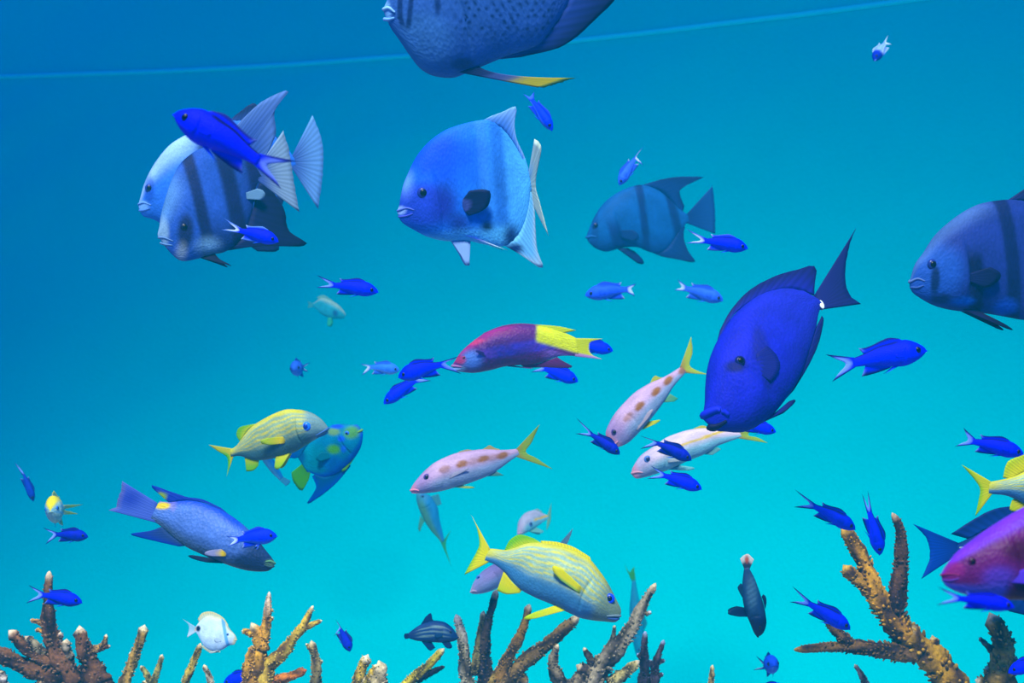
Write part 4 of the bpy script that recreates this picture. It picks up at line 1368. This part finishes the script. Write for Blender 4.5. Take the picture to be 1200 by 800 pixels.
chromis('small dusky blue chromis near the bottom edge with tail spread, right of centre', (908, 779), (896, 780), (886, 768), (882, 785), 2.9, yaw=76, hs=1.25, W=.16, **{**PB, 'body': (16, 60, 200), 'fin': (10, 40, 150)})
chromis('blue chromis with only its back showing at the bottom edge', (922, 806), (886, 808), (870, 800), (870, 816), 2.4, hs=1.0)
chromis('blue chromis at the right edge beside the right-hand coral column', (1182, 788), (1226, 772), (1244, 758), (1248, 778), 1.9, hs=1.0)
chromis('dark blue chromis just above the left coral, below the small yellow fish', (103, 629), (66, 626), (50, 618), (53, 638), 2.3, hs=1.08, body=(2, 8, 165), back=(2, 4, 90), belly=(10, 30, 160))
chromis('blue chromis crossing the tallest stem of the left coral', (96, 706), (50, 697), (33, 685), (30, 707), 2.2, hs=1.0, body=(2, 4, 215), back=(6, 20, 130), belly=(10, 16, 150))
chromis('small dark blue chromis diving between the left and middle corals', (410, 763), (399, 737), (393, 725), (391, 746), 2.7, hs=1.15, yaw=25, **DK)
chromis('slim dusky chromis with folded tail at the left edge', (39, 587), (28, 556), (16, 540), (20, 541), 3.0, hs=.75, body=(6, 40, 160), back=(4, 30, 120), belly=(10, 50, 170), fin=(8, 40, 130))
chromis('blue chromis hidden behind the stems of the lower left coral', (262, 801), (300, 789), (316, 780), (316, 796), 3.1, hs=1.1)
chromis('blue chromis in front of the light blue hogfish head', (324.5, 628), (279, 632), (265, 628), (267, 641), 2.05, hs=1.15, **{**PB, 'body': (4, 30, 235), 'back': (4, 20, 200), 'belly': (60, 120, 235)})


# ------------------------------------------------------------------ other small fish
def small_fish():
    # yellow and white fish seen nearly head-on at the left
    def col(s, t, x, y):
        c = ones(len(s), (150, 205, 205))
        c = mixc(c, (236, 226, 20), sst(.35, .75, t))
        st = sst(.2, .8, np.sin(t * 16))
        c = mixc(c, (60, 170, 235), st * (1 - sst(.3, .5, np.abs(t))) * .8)
        return c
    chromis('small yellow-topped whitish fish seen head-on at the far left', (59, 599), (73, 597), (98, 591), (92, 602), 2.9, yaw=76, W=.16, hs=1.6, k=.75, name='juvenile_grunt', group='yellow striped grunts',
            body=(160, 205, 190), fin=(216, 226, 20), pale=(220, 226, 60), colf=col, eye=(30, 90, 190), N=60, M=40)

    # butterflyfish
    def col2(s, t, x, y):
        c = ones(len(s), (196, 230, 250))
        c = mixc(c, (150, 195, 230), sst(.3, .9, -t) * .7)
        c = mixc(c, (206, 206, 150), sst(.72, .95, t) * .8)
        c = mixc(c, (210, 205, 150), (1 - sst(.02, .1, s)) * .8)
        c = mixc(c, (60, 160, 230), (1 - sst(.5, 1, np.abs(x - 342 - (y - 340) * .2) / 13)) * .85)
        c = mixc(c, (8, 10, 60), blob(x, y, 170, 294, 16, 20, .35))
        c = mixc(c, (230, 150, 40), blob(x, y, 147, 298, 8, 16, .4) * .9)
        return c
    f = Fish('butterflyfish', 'white disc-shaped butterflyfish with a black tail spot, above the lower left coral', 'fish', (402, 362), (150, 296),
             [(388, 325), (365, 300), (340, 262), (300, 225), (250, 212), (205, 220), (175, 250), (162, 275), (150, 282)],
             [(392, 388), (360, 396), (310, 425), (250, 428), (205, 402), (175, 350), (160, 322), (150, 312)], D=2.5, yaw=5, W=.11, k=.8, col=col2, crop=Q6, N=90, M=56, mat=SKIN_FINE)
    f.median('dorsal_fin', [(350, 282), (310, 238), (255, 218), (205, 226), (175, 255)], [(352, 270), (316, 222), (252, 191), (195, 198), (166, 235)], grad((200, 220, 200), (216, 212, 150)))
    f.median('anal_fin', [(300, 428), (245, 425), (200, 395)], [(305, 438), (240, 440), (185, 402)], grad((200, 220, 200), (206, 212, 170)))
    f.tail([(150, 282), (150, 312)], [(70, 232), (105, 265), (112, 295), (100, 348)], lambda u, v, x, y: mixc(ones(len(u), (150, 205, 225)), (200, 226, 240), sst(.5, 1, v)))
    f.paired('pelvic_fin', [(300, 425), (280, 428)], [(258, 442), (240, 438)], (210, 226, 220))
    f.paired('pectoral_fin', [(315, 350), (315, 375)], [(280, 348), (280, 378)], (190, 220, 240), flare=.04)
    f.eye((352, 332), 9, (40, 100, 190))
    f.lips([(388, 368), (396, 365), (404, 362)], 3.5, (216, 206, 140))

    # faint pale fish, the water haze mixed into its colours
    cr = (320, 310, .18742)
    f = Fish('butterflyfish', 'faint pale greenish fish under a blue chromis, left of centre', 'fish', (452, 322), (250, 250),
             [(440, 285), (400, 245), (360, 222), (310, 203), (280, 215), (262, 235), (250, 240)],
             [(440, 335), (400, 338), (350, 335), (300, 310), (270, 275), (250, 262)], D=5.2, yaw=5, W=.13, crop=cr, mat=SKIN_FINE, N=50, M=32,
             col=lambda s, t, x, y: mixc(mixc(ones(len(s), (30, 176, 200)), (150, 205, 190), sst(.3, .9, t)), (20, 110, 170), blob(x, y, 395, 305, 20, 22)))
    f.tail([(250, 240), (250, 262)], [(215, 228), (222, 248), (215, 272)], (60, 180, 190))
    f.median('dorsal_fin', [(380, 235), (320, 208), (285, 215)], [(370, 222), (315, 190), (272, 205)], (110, 200, 190))
    f.paired('pelvic_fin', [(370, 330), (345, 330)], [(372, 372), (340, 382)], (40, 200, 160), flare=.1)
    f.eye((395, 302), 8, (20, 110, 160))

    # dark fish hanging head-down
    cr = (840, 640, .2)

    def col4(s, t, x, y):
        c = ones(len(s), (22, 62, 112))
        c = mixc(c, (60, 112, 142), blob(x, y, 205, 270, 36, 110) * (.6 + .4 * np.sin(y * .2 + x * .13)))
        c = mixc(c, (12, 26, 86), 1 - sst(.2, .36, s))
        return c
    f = Fish('damselfish', 'dark grey-blue damselfish hanging head-down with a white and orange tail', 'fish', (242, 527), (174, 125),
             [(285, 480), (291, 430), (282, 370), (262, 300), (240, 235), (215, 170), (190, 125)],
             [(220, 510), (195, 450), (170, 390), (152, 320), (148, 240), (152, 180), (160, 125)], D=2.4, yaw=5, W=.12, col=col4, crop=cr, N=60, M=36, up=1)
    f.median('dorsal_fin', [(284, 370), (272, 325), (262, 295)], [(292, 330), (288, 296), (272, 280)], (16, 40, 90))
    f.median('anal_fin', [(150, 300), (148, 260), (150, 225)], [(132, 270), (122, 240), (140, 215)], (20, 56, 100))
    f.paired('pectoral_fin', [(180, 412), (160, 358)], [(118, 408), (80, 385), (105, 352)], grad((14, 36, 90), (16, 50, 96)), flare=.5)
    f.tail([(190, 125), (160, 125)], [(218, 76), (185, 46), (160, 52), (136, 72)], lambda u, v, x, y: mixc(mixc(ones(len(u), (40, 60, 90)), (226, 226, 220), sst(.4, .7, u)), (200, 80, 30), blob(x, y, 176, 76, 14, 24) * .9))
    f.eye((252, 470), 12, (10, 20, 60))
    f.lips([(228, 510), (234, 520), (242, 530)], 6, (14, 30, 70))

    # striped dark fish
    cr = (380, 700, .15)

    def col5(s, t, x, y):
        c = ones(len(s), (20, 62, 128))
        st = sst(.1, .7, np.sin(t * 15 + s * 3))
        c = mixc(c, (120, 165, 165), st * sst(.08, .3, s) * (1 - sst(.7, .95, s)) * (1 - sst(.55, .8, np.abs(t))) * .85)
        c = mixc(c, (14, 36, 100), sst(.72, .95, s) * .7)
        return c
    f = Fish('damselfish', 'dark blue-grey damselfish with pale stripes, left of the centre coral', 'fish', (1045, 312), (655, 297),
             [(1030, 275), (985, 220), (925, 186), (860, 178), (800, 193), (740, 216), (695, 248), (655, 278)],
             [(1030, 332), (980, 347), (900, 352), (820, 347), (750, 341), (700, 332), (655, 318)], D=2.65, yaw=5, W=.14, col=col5, crop=cr, N=80, M=48)
    f.median('dorsal_fin', [(860, 182), (810, 193), (750, 216)], [(845, 170), (832, 122), (790, 150)], (12, 40, 110))
    f.median('anal_fin', [(840, 347), (800, 346), (760, 342)], [(868, 392), (825, 414), (775, 362)], (12, 46, 110))
    f.paired('pelvic_fin', [(980, 342), (920, 350)], [(1002, 385), (950, 392)], (14, 46, 110), flare=.1)
    f.tail([(655, 278), (655, 318)], [(630, 280), (622, 300), (632, 325)], (12, 40, 100))
    f.paired('pectoral_fin', [(930, 285), (930, 305)], [(880, 280), (880, 315)], (20, 70, 130), flare=.1)
    f.eye((990, 268), 14, (16, 40, 90))
    f.lips([(1020, 318), (1034, 314), (1048, 310)], 6, (16, 50, 100))

    # slim fish behind the smaller grunt
    f = goat('slim pale blue fish showing only its rear below the smaller grunt', Q1, (430, 400), (570, 575),
             [(440, 375), (480, 400), (520, 450), (560, 520), (585, 565)], [(430, 420), (460, 480), (500, 530), (540, 570), (560, 590)], 3.2, 4,
             base=(20, 140, 225), low=(70, 160, 215), hd=(30, 140, 220), snoutc=(40, 140, 210), W=.09, name='wrasse', group=None, N=50, M=30)
    f.tail([(585, 565), (560, 590)], [(632, 590), (620, 610), (600, 625)], (60, 175, 220))
    f.eye((450, 410), 8, (30, 60, 150))


small_fish()


# ------------------------------------------------------------------ corals
def coral_mat():
    m, nt, b = new_mat('staghorn_coral')
    L = nt.links.new
    at_ = node(nt, 'ShaderNodeAttribute', attribute_name='Col')
    tc = node(nt, 'ShaderNodeTexCoord')
    n1 = node(nt, 'ShaderNodeTexNoise')
    n1.inputs['Scale'].default_value = 140
    n1.inputs['Detail'].default_value = 5
    L(tc.outputs['Object'], n1.inputs['Vector'])
    mr = node(nt, 'ShaderNodeMapRange')
    mr.inputs['From Min'].default_value = .3
    mr.inputs['From Max'].default_value = .7
    mr.inputs['To Min'].default_value = .5
    mr.inputs['To Max'].default_value = 1.3
    L(n1.outputs['Fac'], mr.inputs['Value'])
    mx = node(nt, 'ShaderNodeVectorMath', operation='SCALE')
    L(at_.outputs['Color'], mx.inputs[0])
    L(mr.outputs[0], mx.inputs['Scale'])
    L(mx.outputs[0], b.inputs['Base Color'])
    bp = node(nt, 'ShaderNodeBump')
    bp.inputs['Strength'].default_value = .8
    bp.inputs['Distance'].default_value = .004
    L(n1.outputs['Fac'], bp.inputs['Height'])
    L(bp.outputs[0], b.inputs['Normal'])
    b.inputs['Roughness'].default_value = .9
    b.inputs['Specular IOR Level'].default_value = .08
    return m


CORAL = coral_mat()


def branch(root, name, pts, rad, D, base, tip, tipc=(236, 216, 166), dz=0.0, knobs=1.0, seed=0, tiplen=.07, d2=None):
    """pts: picture points from base to tip, rad: radius at base and tip in picture pixels"""
    rg = np.random.default_rng(seed + 11)
    P3 = []
    m = len(pts)
    for i, q in enumerate(pts):
        d = D + (0 if d2 is None else (d2 - D) * i / (m - 1))
        P3.append(np.array(at(q[0], q[1], d)) - np.array(root.location))
    ln = sum(np.linalg.norm(P3[i + 1] - P3[i]) for i in range(m - 1))
    r0, r1 = rad[0] * D / FPX, rad[1] * D / FPX
    n = int(np.clip(ln / (0.35 * max(r0, r1) + 1e-5), 12, 60))
    C = crom(P3, n)
    k = 14
    T = np.gradient(C, axis=0)
    vs, cs, fs = [], [], []
    up = Vector((0.13, 1, 0.2)).normalized()
    ph = rg.uniform(0, 6, 6)

    def ring(i):
        t = Vector(T[i]).normalized()
        a = t.cross(up)
        a = a.normalized() if a.length > .05 else t.orthogonal().normalized()
        return t, a, t.cross(a)
    b0, b1, bt = lin(base) * .62, lin(tip) * 1.05, lin(tipc)  # base darkened to carry the shaded sides of the stems in colour
    for i in range(n):
        u = i / (n - 1)
        t, a, b = ring(i)
        r = r0 * (1 - u) + r1 * u
        r *= 1 + .10 * math.sin(u * 17 + ph[0]) + .07 * math.sin(u * 31 + ph[1])
        if i == n - 1:
            r *= .55
        for j in range(k):
            an = 2 * math.pi * j / k
            rr = r * (1 + .09 * math.sin(3 * an + u * 11 + ph[2]) + .08 * rg.uniform(-1, 1))
            vs.append(tuple(Vector(C[i]) + (a * math.cos(an) + b * math.sin(an)) * rr))
            w = .5 + .5 * math.sin(u * 9 + ph[3] + 1.5 * math.sin(an * 2 + ph[4]))
            c = b0 * (1 - w) + b1 * w
            e = max(0, (u - (1 - tiplen)) / tiplen)
            cs.append(c * (1 - e) + bt * e)
    for i in range(n - 1):
        for j in range(k):
            fs.append((i * k + j, i * k + (j + 1) % k, (i + 1) * k + (j + 1) % k, (i + 1) * k + j))
    t, a, b = ring(n - 1)
    vs.append(tuple(Vector(C[-1]) + t * r1 * .6))
    cs.append(bt)
    vs.append(tuple(Vector(C[0]) - Vector(T[0]).normalized() * r0 * .4))
    cs.append(b0)
    for j in range(k):
        fs.append(((n - 1) * k + j, (n - 1) * k + (j + 1) % k, n * k))
        fs.append(((j + 1) % k, j, n * k + 1))
    # corallites: little tilted cups all over the stem
    nk = int(knobs * np.clip(ln / (r0 + r1) * 26, 24, 260))
    for _ in range(nk):
        u = rg.uniform(.02, .97)
        i = int(u * (n - 1))
        t, a, b = ring(i)
        r = (r0 * (1 - u) + r1 * u)
        an = rg.uniform(0, 2 * math.pi)
        o = a * math.cos(an) + b * math.sin(an)
        d = (o + t * rg.uniform(.5, 1.3)).normalized()
        c0 = Vector(C[i]) + o * r * .82
        rk = max(r, .004) * rg.uniform(.11, .19)
        hk = max(r, .004) * rg.uniform(.28, .62)
        p = d.orthogonal().normalized()
        q = d.cross(p)
        s0 = len(vs)
        cc = b1 * rg.uniform(.5, 1.0) + bt * rg.uniform(0, .16)
        for h, f in ((0, 1.2), (.6, .9), (1, .55)):
            for j in range(6):
                an2 = math.pi / 3 * j
                vs.append(tuple(c0 + d * hk * h + (p * math.cos(an2) + q * math.sin(an2)) * rk * f))
                cs.append(b0 * (1 - h) + cc * h)
        vs.append(tuple(c0 + d * hk * 1.05))
        cs.append(cc)
        for h in range(2):
            for j in range(6):
                fs.append((s0 + h * 6 + j, s0 + h * 6 + (j + 1) % 6, s0 + (h + 1) * 6 + (j + 1) % 6, s0 + (h + 1) * 6 + j))
        for j in range(6):
            fs.append((s0 + 12 + j, s0 + 12 + (j + 1) % 6, s0 + 18))
    return mesh_obj(name, vs, fs, CORAL, root, np.array(cs), None)


def colony(label, foot, D, trunk_top, trunk_r, base, tip, branches, tipc=(236, 216, 166), seed=0, knobs=1.0):
    """foot: picture x of the holdfast; trunk rises from the floor to trunk_top"""
    p = at(foot, 400, D)
    e = empty('staghorn_coral', loc=(p.x, D, 0.0))
    bpy.context.view_layer.update()
    tag(e, label, 'coral', 'branching corals along the bottom')
    fy = 400 + EYE * FPX / D          # picture row of the floor at this depth
    tx, ty = trunk_top
    branch(e, 'trunk', [(foot, fy + 6), (foot + (tx - foot) * .3, (fy + ty) / 2), (tx, ty)], (trunk_r * 1.6, trunk_r), D, base, tip, base, seed=seed, knobs=knobs, tiplen=.01)
    for i, bb in enumerate(branches):
        pts, rad = bb[0], bb[1]
        kw = bb[2] if len(bb) > 2 else {}
        branch(e, 'branch', pts, rad, kw.pop('D', D), kw.pop('base', base), kw.pop('tip', tip), kw.pop('tipc', tipc), seed=seed * 31 + i + 1, **{'knobs': knobs, **kw})
    return e


def zz(x0, y0, k, pts):
    return [(x0 + a * k, y0 + b * k) for a, b in pts]


def corals():
    DKB, OCH = (40, 28, 36), (150, 108, 52)
    A = lambda *p: zz(0, 660, .175, p)
    colony('dark thick-stemmed coral with pale tips at the lower left corner', 82, 2.5, A((530, 790))[0], 19, DKB, (118, 80, 52), [
        (A((500, 800), (400, 640), (340, 480), (325, 330), (320, 180), (330, 60)), (14, 3.6)),
        (A((430, 760), (250, 720), (120, 670), (0, 610), (-80, 590)), (11, 8)),
        (A((380, 690), (250, 620), (150, 540), (70, 460)), (9.5, 6)),
        (A((290, 610), (230, 540), (175, 495)), (6, 4), dict(tip=(150, 140, 110))),
        (A((640, 800), (610, 680), (560, 560), (535, 435)), (14, 6.5)),
        (A((590, 590), (650, 570), (695, 540), (712, 480)), (5, 2.4), dict(tip=(180, 140, 80))),
        (A((660, 575), (700, 560), (735, 552)), (3.6, 2.2)),
        (A((320, 420), (270, 395), (205, 378)), (4, 2), dict(tip=(200, 150, 80))),
        (A((325, 480), (280, 450), (240, 445)), (4, 2), dict(tip=(210, 150, 60))),
        (A((460, 640), (440, 570), (445, 520)), (7, 5), dict(tip=(150, 140, 120))),
        (A((380, 560), (400, 500), (405, 465)), (5, 3), dict(tip=(150, 130, 130))),
        (A((690, 830), (660, 740), (640, 680)), (14, 8)),
        (A((20, 830), (15, 760), (5, 720)), (7, 4), dict(tip=(200, 190, 180))),
        (A((250, 860), (300, 800), (340, 770)), (9, 6), dict(tip=(170, 140, 90))),
    ], seed=1, tipc=(230, 208, 170))
    YL = (186, 150, 66)
    colony('slender yellowish coral stem with a flat pale top, right of the left coral', 138, 2.7, A((800, 850))[0], 8, (96, 76, 40), YL, [
        (A((800, 850), (850, 760), (900, 620), (945, 500), (965, 425)), (6.5, 5)),
        (A((890, 640), (870, 600)), (3, 2)),
        (A((820, 860), (860, 800)), (7, 4)),
    ], seed=2, tipc=(226, 220, 180))
    colony('two short thin coral twigs beside the slender yellowish stem', 180, 2.8, A((990, 860))[0], 6, (80, 80, 50), (170, 160, 80), [
        (A((1000, 860), (1040, 760), (1065, 690), (1085, 615)), (5, 2.4)),
        (A((1010, 800), (980, 740), (945, 690)), (4.4, 2.4)),
        (A((960, 850), (980, 790)), (6, 4)),
    ], seed=3)
    B = lambda *p: zz(200, 680, .191667, p)
    colony('thin yellow coral stem directly under the white butterflyfish', 212, 2.65, B((70, 680))[0], 5.5, (84, 66, 40), (200, 176, 70), [
        (B((70, 690), (105, 580), (140, 500), (170, 420), (180, 390)), (5, 3.4)),
        (B((260, 680), (235, 590), (205, 520)), (4.4, 2.6), dict(tip=(200, 190, 160))),
    ], seed=4)
    colony('tall forked orange-brown coral with a pale pointed stem, lower left of centre', 302, 2.6, B((540, 660))[0], 12, (110, 78, 46), (214, 160, 50), [
        (B((540, 680), (540, 560), (545, 450), (540, 350), (500, 270)), (11, 5.5)),
        (B((560, 420), (575, 320), (590, 210), (602, 75)), (7.5, 2.6), dict(tipc=(232, 214, 190), tiplen=.45)),
        (B((600, 250), (622, 225)), (3, 2)), (B((592, 190), (625, 180)), (2.6, 1.8)),
        (B((470, 660), (475, 500), (520, 400)), (7, 5)),
        (B((580, 640), (600, 520), (680, 450), (760, 340), (820, 260), (868, 160)), (10, 3), dict(tip=(206, 176, 60))),
        (B((800, 300), (860, 270), (922, 245)), (4.4, 2), dict(tip=(206, 176, 60))),
        (B((560, 640), (680, 600), (760, 575), (822, 550)), (7, 4.4), dict(tip=(196, 116, 40), tipc=(180, 90, 40))),
        (B((500, 330), (460, 312), (440, 310)), (4, 3), dict(tip=(206, 160, 50))),
    ], seed=5)
    colony('single knobbly coral finger right of the forked orange-brown coral', 368, 2.7, B((875, 690))[0], 8, (84, 70, 60), (170, 150, 90), [
        (B((875, 700), (890, 580), (885, 480), (862, 375)), (7.5, 3.6)),
        (B((890, 520), (925, 490)), (3, 2)), (B((870, 440), (830, 388)), (3, 1.8)),
    ], seed=6)
    C = lambda *p: zz(380, 700, .15, p)
    colony('low stubby coral with round pale-yellow knobs, left of the centre coral', 432, 2.6, C((330, 760))[0], 13, (80, 62, 46), (206, 176, 60), [
        (C((220, 760), (270, 620), (310, 520), (335, 460)), (7, 5.4), dict(tipc=(240, 232, 190), tiplen=.16)),
        (C((380, 760), (420, 650), (440, 560), (430, 510)), (13, 6), dict(tip=(206, 190, 140), tipc=(220, 206, 160), tiplen=.5)),
        (C((330, 680), (370, 600), (405, 530)), (6, 3.4)),
        (C((520, 760), (420, 680), (300, 640)), (8, 6), dict(tip=(206, 190, 60))),
    ], seed=7)
    colony('slanting yellow coral arm with a dark side prong, left of the centre coral', 455, 2.75, C((560, 790))[0], 9, (66, 56, 40), (206, 190, 50), [
        (C((540, 780), (680, 650), (800, 540), (870, 470), (930, 405)), (8, 3.6)),
        (C((720, 640), (820, 590), (935, 540)), (5.4, 2.2), dict(base=(30, 30, 60), tip=(50, 46, 60), tipc=(60, 50, 60))),
    ], seed=8)
    E_ = lambda *p: zz(400, 680, .333333, p)
    colony('spreading brown coral under the large grunt, with a white-tipped left finger', 575, 2.7, E_((560, 375))[0], 13, (66, 52, 44), (140, 112, 60), [
        (E_((455, 420), (435, 300), (425, 200), (405, 125)), (9, 4.4), dict(tip=(200, 190, 150), tipc=(236, 226, 200), tiplen=.35)),
        (E_((470, 330), (480, 230), (500, 110)), (5.4, 2.6), dict(tip=(150, 140, 80))),
        (E_((500, 420), (505, 300), (508, 180), (530, 90), (545, 35)), (9.5, 3.4), dict(base=(40, 32, 52), tip=(84, 66, 60))),
        (E_((540, 380), (575, 300), (615, 220), (645, 150), (660, 88)), (9, 3.6), dict(tip=(166, 124, 50))),
        (E_((570, 380), (640, 290), (730, 220), (830, 130)), (10, 6), dict(base=(60, 48, 44))),
        (E_((545, 400), (580, 350), (620, 330), (650, 360)), (11, 6)),
        (E_((500, 420), (520, 360), (560, 320)), (9, 6), dict(tip=(190, 160, 70))),
        (E_((580, 420), (580, 370), (570, 340)), (9, 6), dict(tip=(206, 196, 170))),
    ], seed=9)
    F_ = lambda *p: zz(630, 680, .18333, p)
    colony('grey-brown knobbly coral with a long rising stem, right of the large grunt', 700, 2.6, F_((350, 690))[0], 14, (62, 52, 54), (150, 136, 104), [
        (F_((330, 680), (420, 530), (520, 410), (610, 290), (670, 160), (750, 25)), (14, 3.8), dict(tip=(176, 164, 130))),
        (F_((690, 215), (722, 200)), (3, 2), dict(tipc=(240, 240, 240), tiplen=.6)),
        (F_((180, 700), (120, 600), (95, 520), (128, 415)), (10, 3.6), dict(base=(40, 34, 50))),
        (F_((370, 560), (330, 490), (298, 435)), (6, 3), dict(base=(44, 40, 50), tip=(90, 80, 70))),
        (F_((370, 670), (310, 590), (262, 550)), (11, 6.5), dict(base=(36, 30, 46), tip=(84, 70, 64))),
        (F_((440, 450), (480, 370), (492, 290)), (4, 1.8), dict(tip=(100, 100, 80))),
        (F_((200, 700), (290, 620), (360, 560)), (10, 8)),
        (F_((460, 660), (560, 590), (640, 520)), (8, 5), dict(tip=(210, 196, 120))),
    ], seed=10)
    colony('dark upright coral stems with bluish white tips, beside the rising grey stem', 760, 2.7, F_((690, 720))[0], 12, (46, 34, 54), (90, 74, 84), [
        (F_((680, 720), (685, 600), (680, 480), (688, 330)), (8.5, 2.6)),
        (F_((750, 700), (745, 600), (765, 500), (805, 385)), (6.5, 2.4)),
        (F_((740, 560), (720, 510)), (3.6, 2.4)), (F_((760, 620), (800, 595)), (3.4, 2)), (F_((770, 520), (812, 512)), (3, 2)),
        (F_((665, 500), (640, 470)), (3, 2)),
    ], seed=11, tipc=(170, 190, 220))
    colony('lone coral tip barely reaching into view right of the dark upright stems', 832, 2.8, F_((1105, 720))[0], 5, (90, 76, 50), (196, 176, 110), [
        (F_((1105, 720), (1112, 620), (1118, 545)), (4.4, 2.2)),
    ], seed=12)
    G_ = lambda *p: zz(920, 590, .26242, p)
    colony('large branching coral on the right with a horizontal arm and two upright arms', 1125, 2.45, G_((780, 830))[0], 19, (66, 46, 46), (176, 130, 40), [
        (G_((780, 840), (680, 720), (600, 640), (530, 570)), (18, 14), dict(tip=(190, 146, 30))),
        (G_((540, 590), (450, 480), (400, 390), (355, 270), (300, 170), (262, 105)), (14, 7), dict(tip=(206, 152, 40), tipc=(206, 160, 60))),
        (G_((390, 400), (330, 340), (280, 300), (268, 285)), (9, 7), dict(tipc=(206, 166, 70))),
        (G_((500, 570), (495, 450), (515, 300), (520, 180), (508, 100), (482, 48)), (13, 4.4), dict(base=(50, 34, 44), tip=(96, 64, 44), tipc=(190, 160, 130), tiplen=.05)),
        (G_((600, 660), (480, 660), (330, 640), (200, 640), (110, 645), (45, 652)), (12, 3.4), dict(base=(44, 34, 46), tip=(120, 90, 50), tipc=(176, 130, 50))),
        (G_((290, 630), (240, 580), (190, 520), (160, 480)), (8, 3.4), dict(base=(50, 40, 46), tip=(110, 80, 50))),
        (G_((660, 690), (668, 640), (660, 598)), (7, 5.4), dict(tip=(150, 110, 50))),
    ], seed=13, tipc=(206, 180, 120), knobs=1.3)
    colony('short pale coral spike at the bottom edge under the horizontal arm', 1016, 2.6, G_((370, 830))[0], 6, (66, 56, 66), (150, 130, 130), [
        (G_((375, 840), (345, 770), (312, 720)), (5.4, 2)),
    ], seed=14)
    colony('rough olive coral column at the lower right, below the magenta fish', 1176, 2.3, G_((930, 840))[0], 20, (70, 60, 36), (180, 150, 66), [
        (G_((950, 840), (970, 700), (965, 600), (920, 500)), (18, 8), dict(tip=(196, 160, 70))),
        (G_((930, 660), (900, 630), (868, 600)), (4.4, 2), dict(base=(60, 60, 66), tip=(90, 96, 90))),
        (G_((990, 640), (1020, 605)), (5, 4)), (G_((1000, 760), (1030, 690)), (8, 5)), (G_((930, 800), (905, 730)), (8, 5)),
        (G_((930, 840), (880, 800), (860, 790)), (10, 6)),
    ], seed=15, knobs=1.3)


corals()
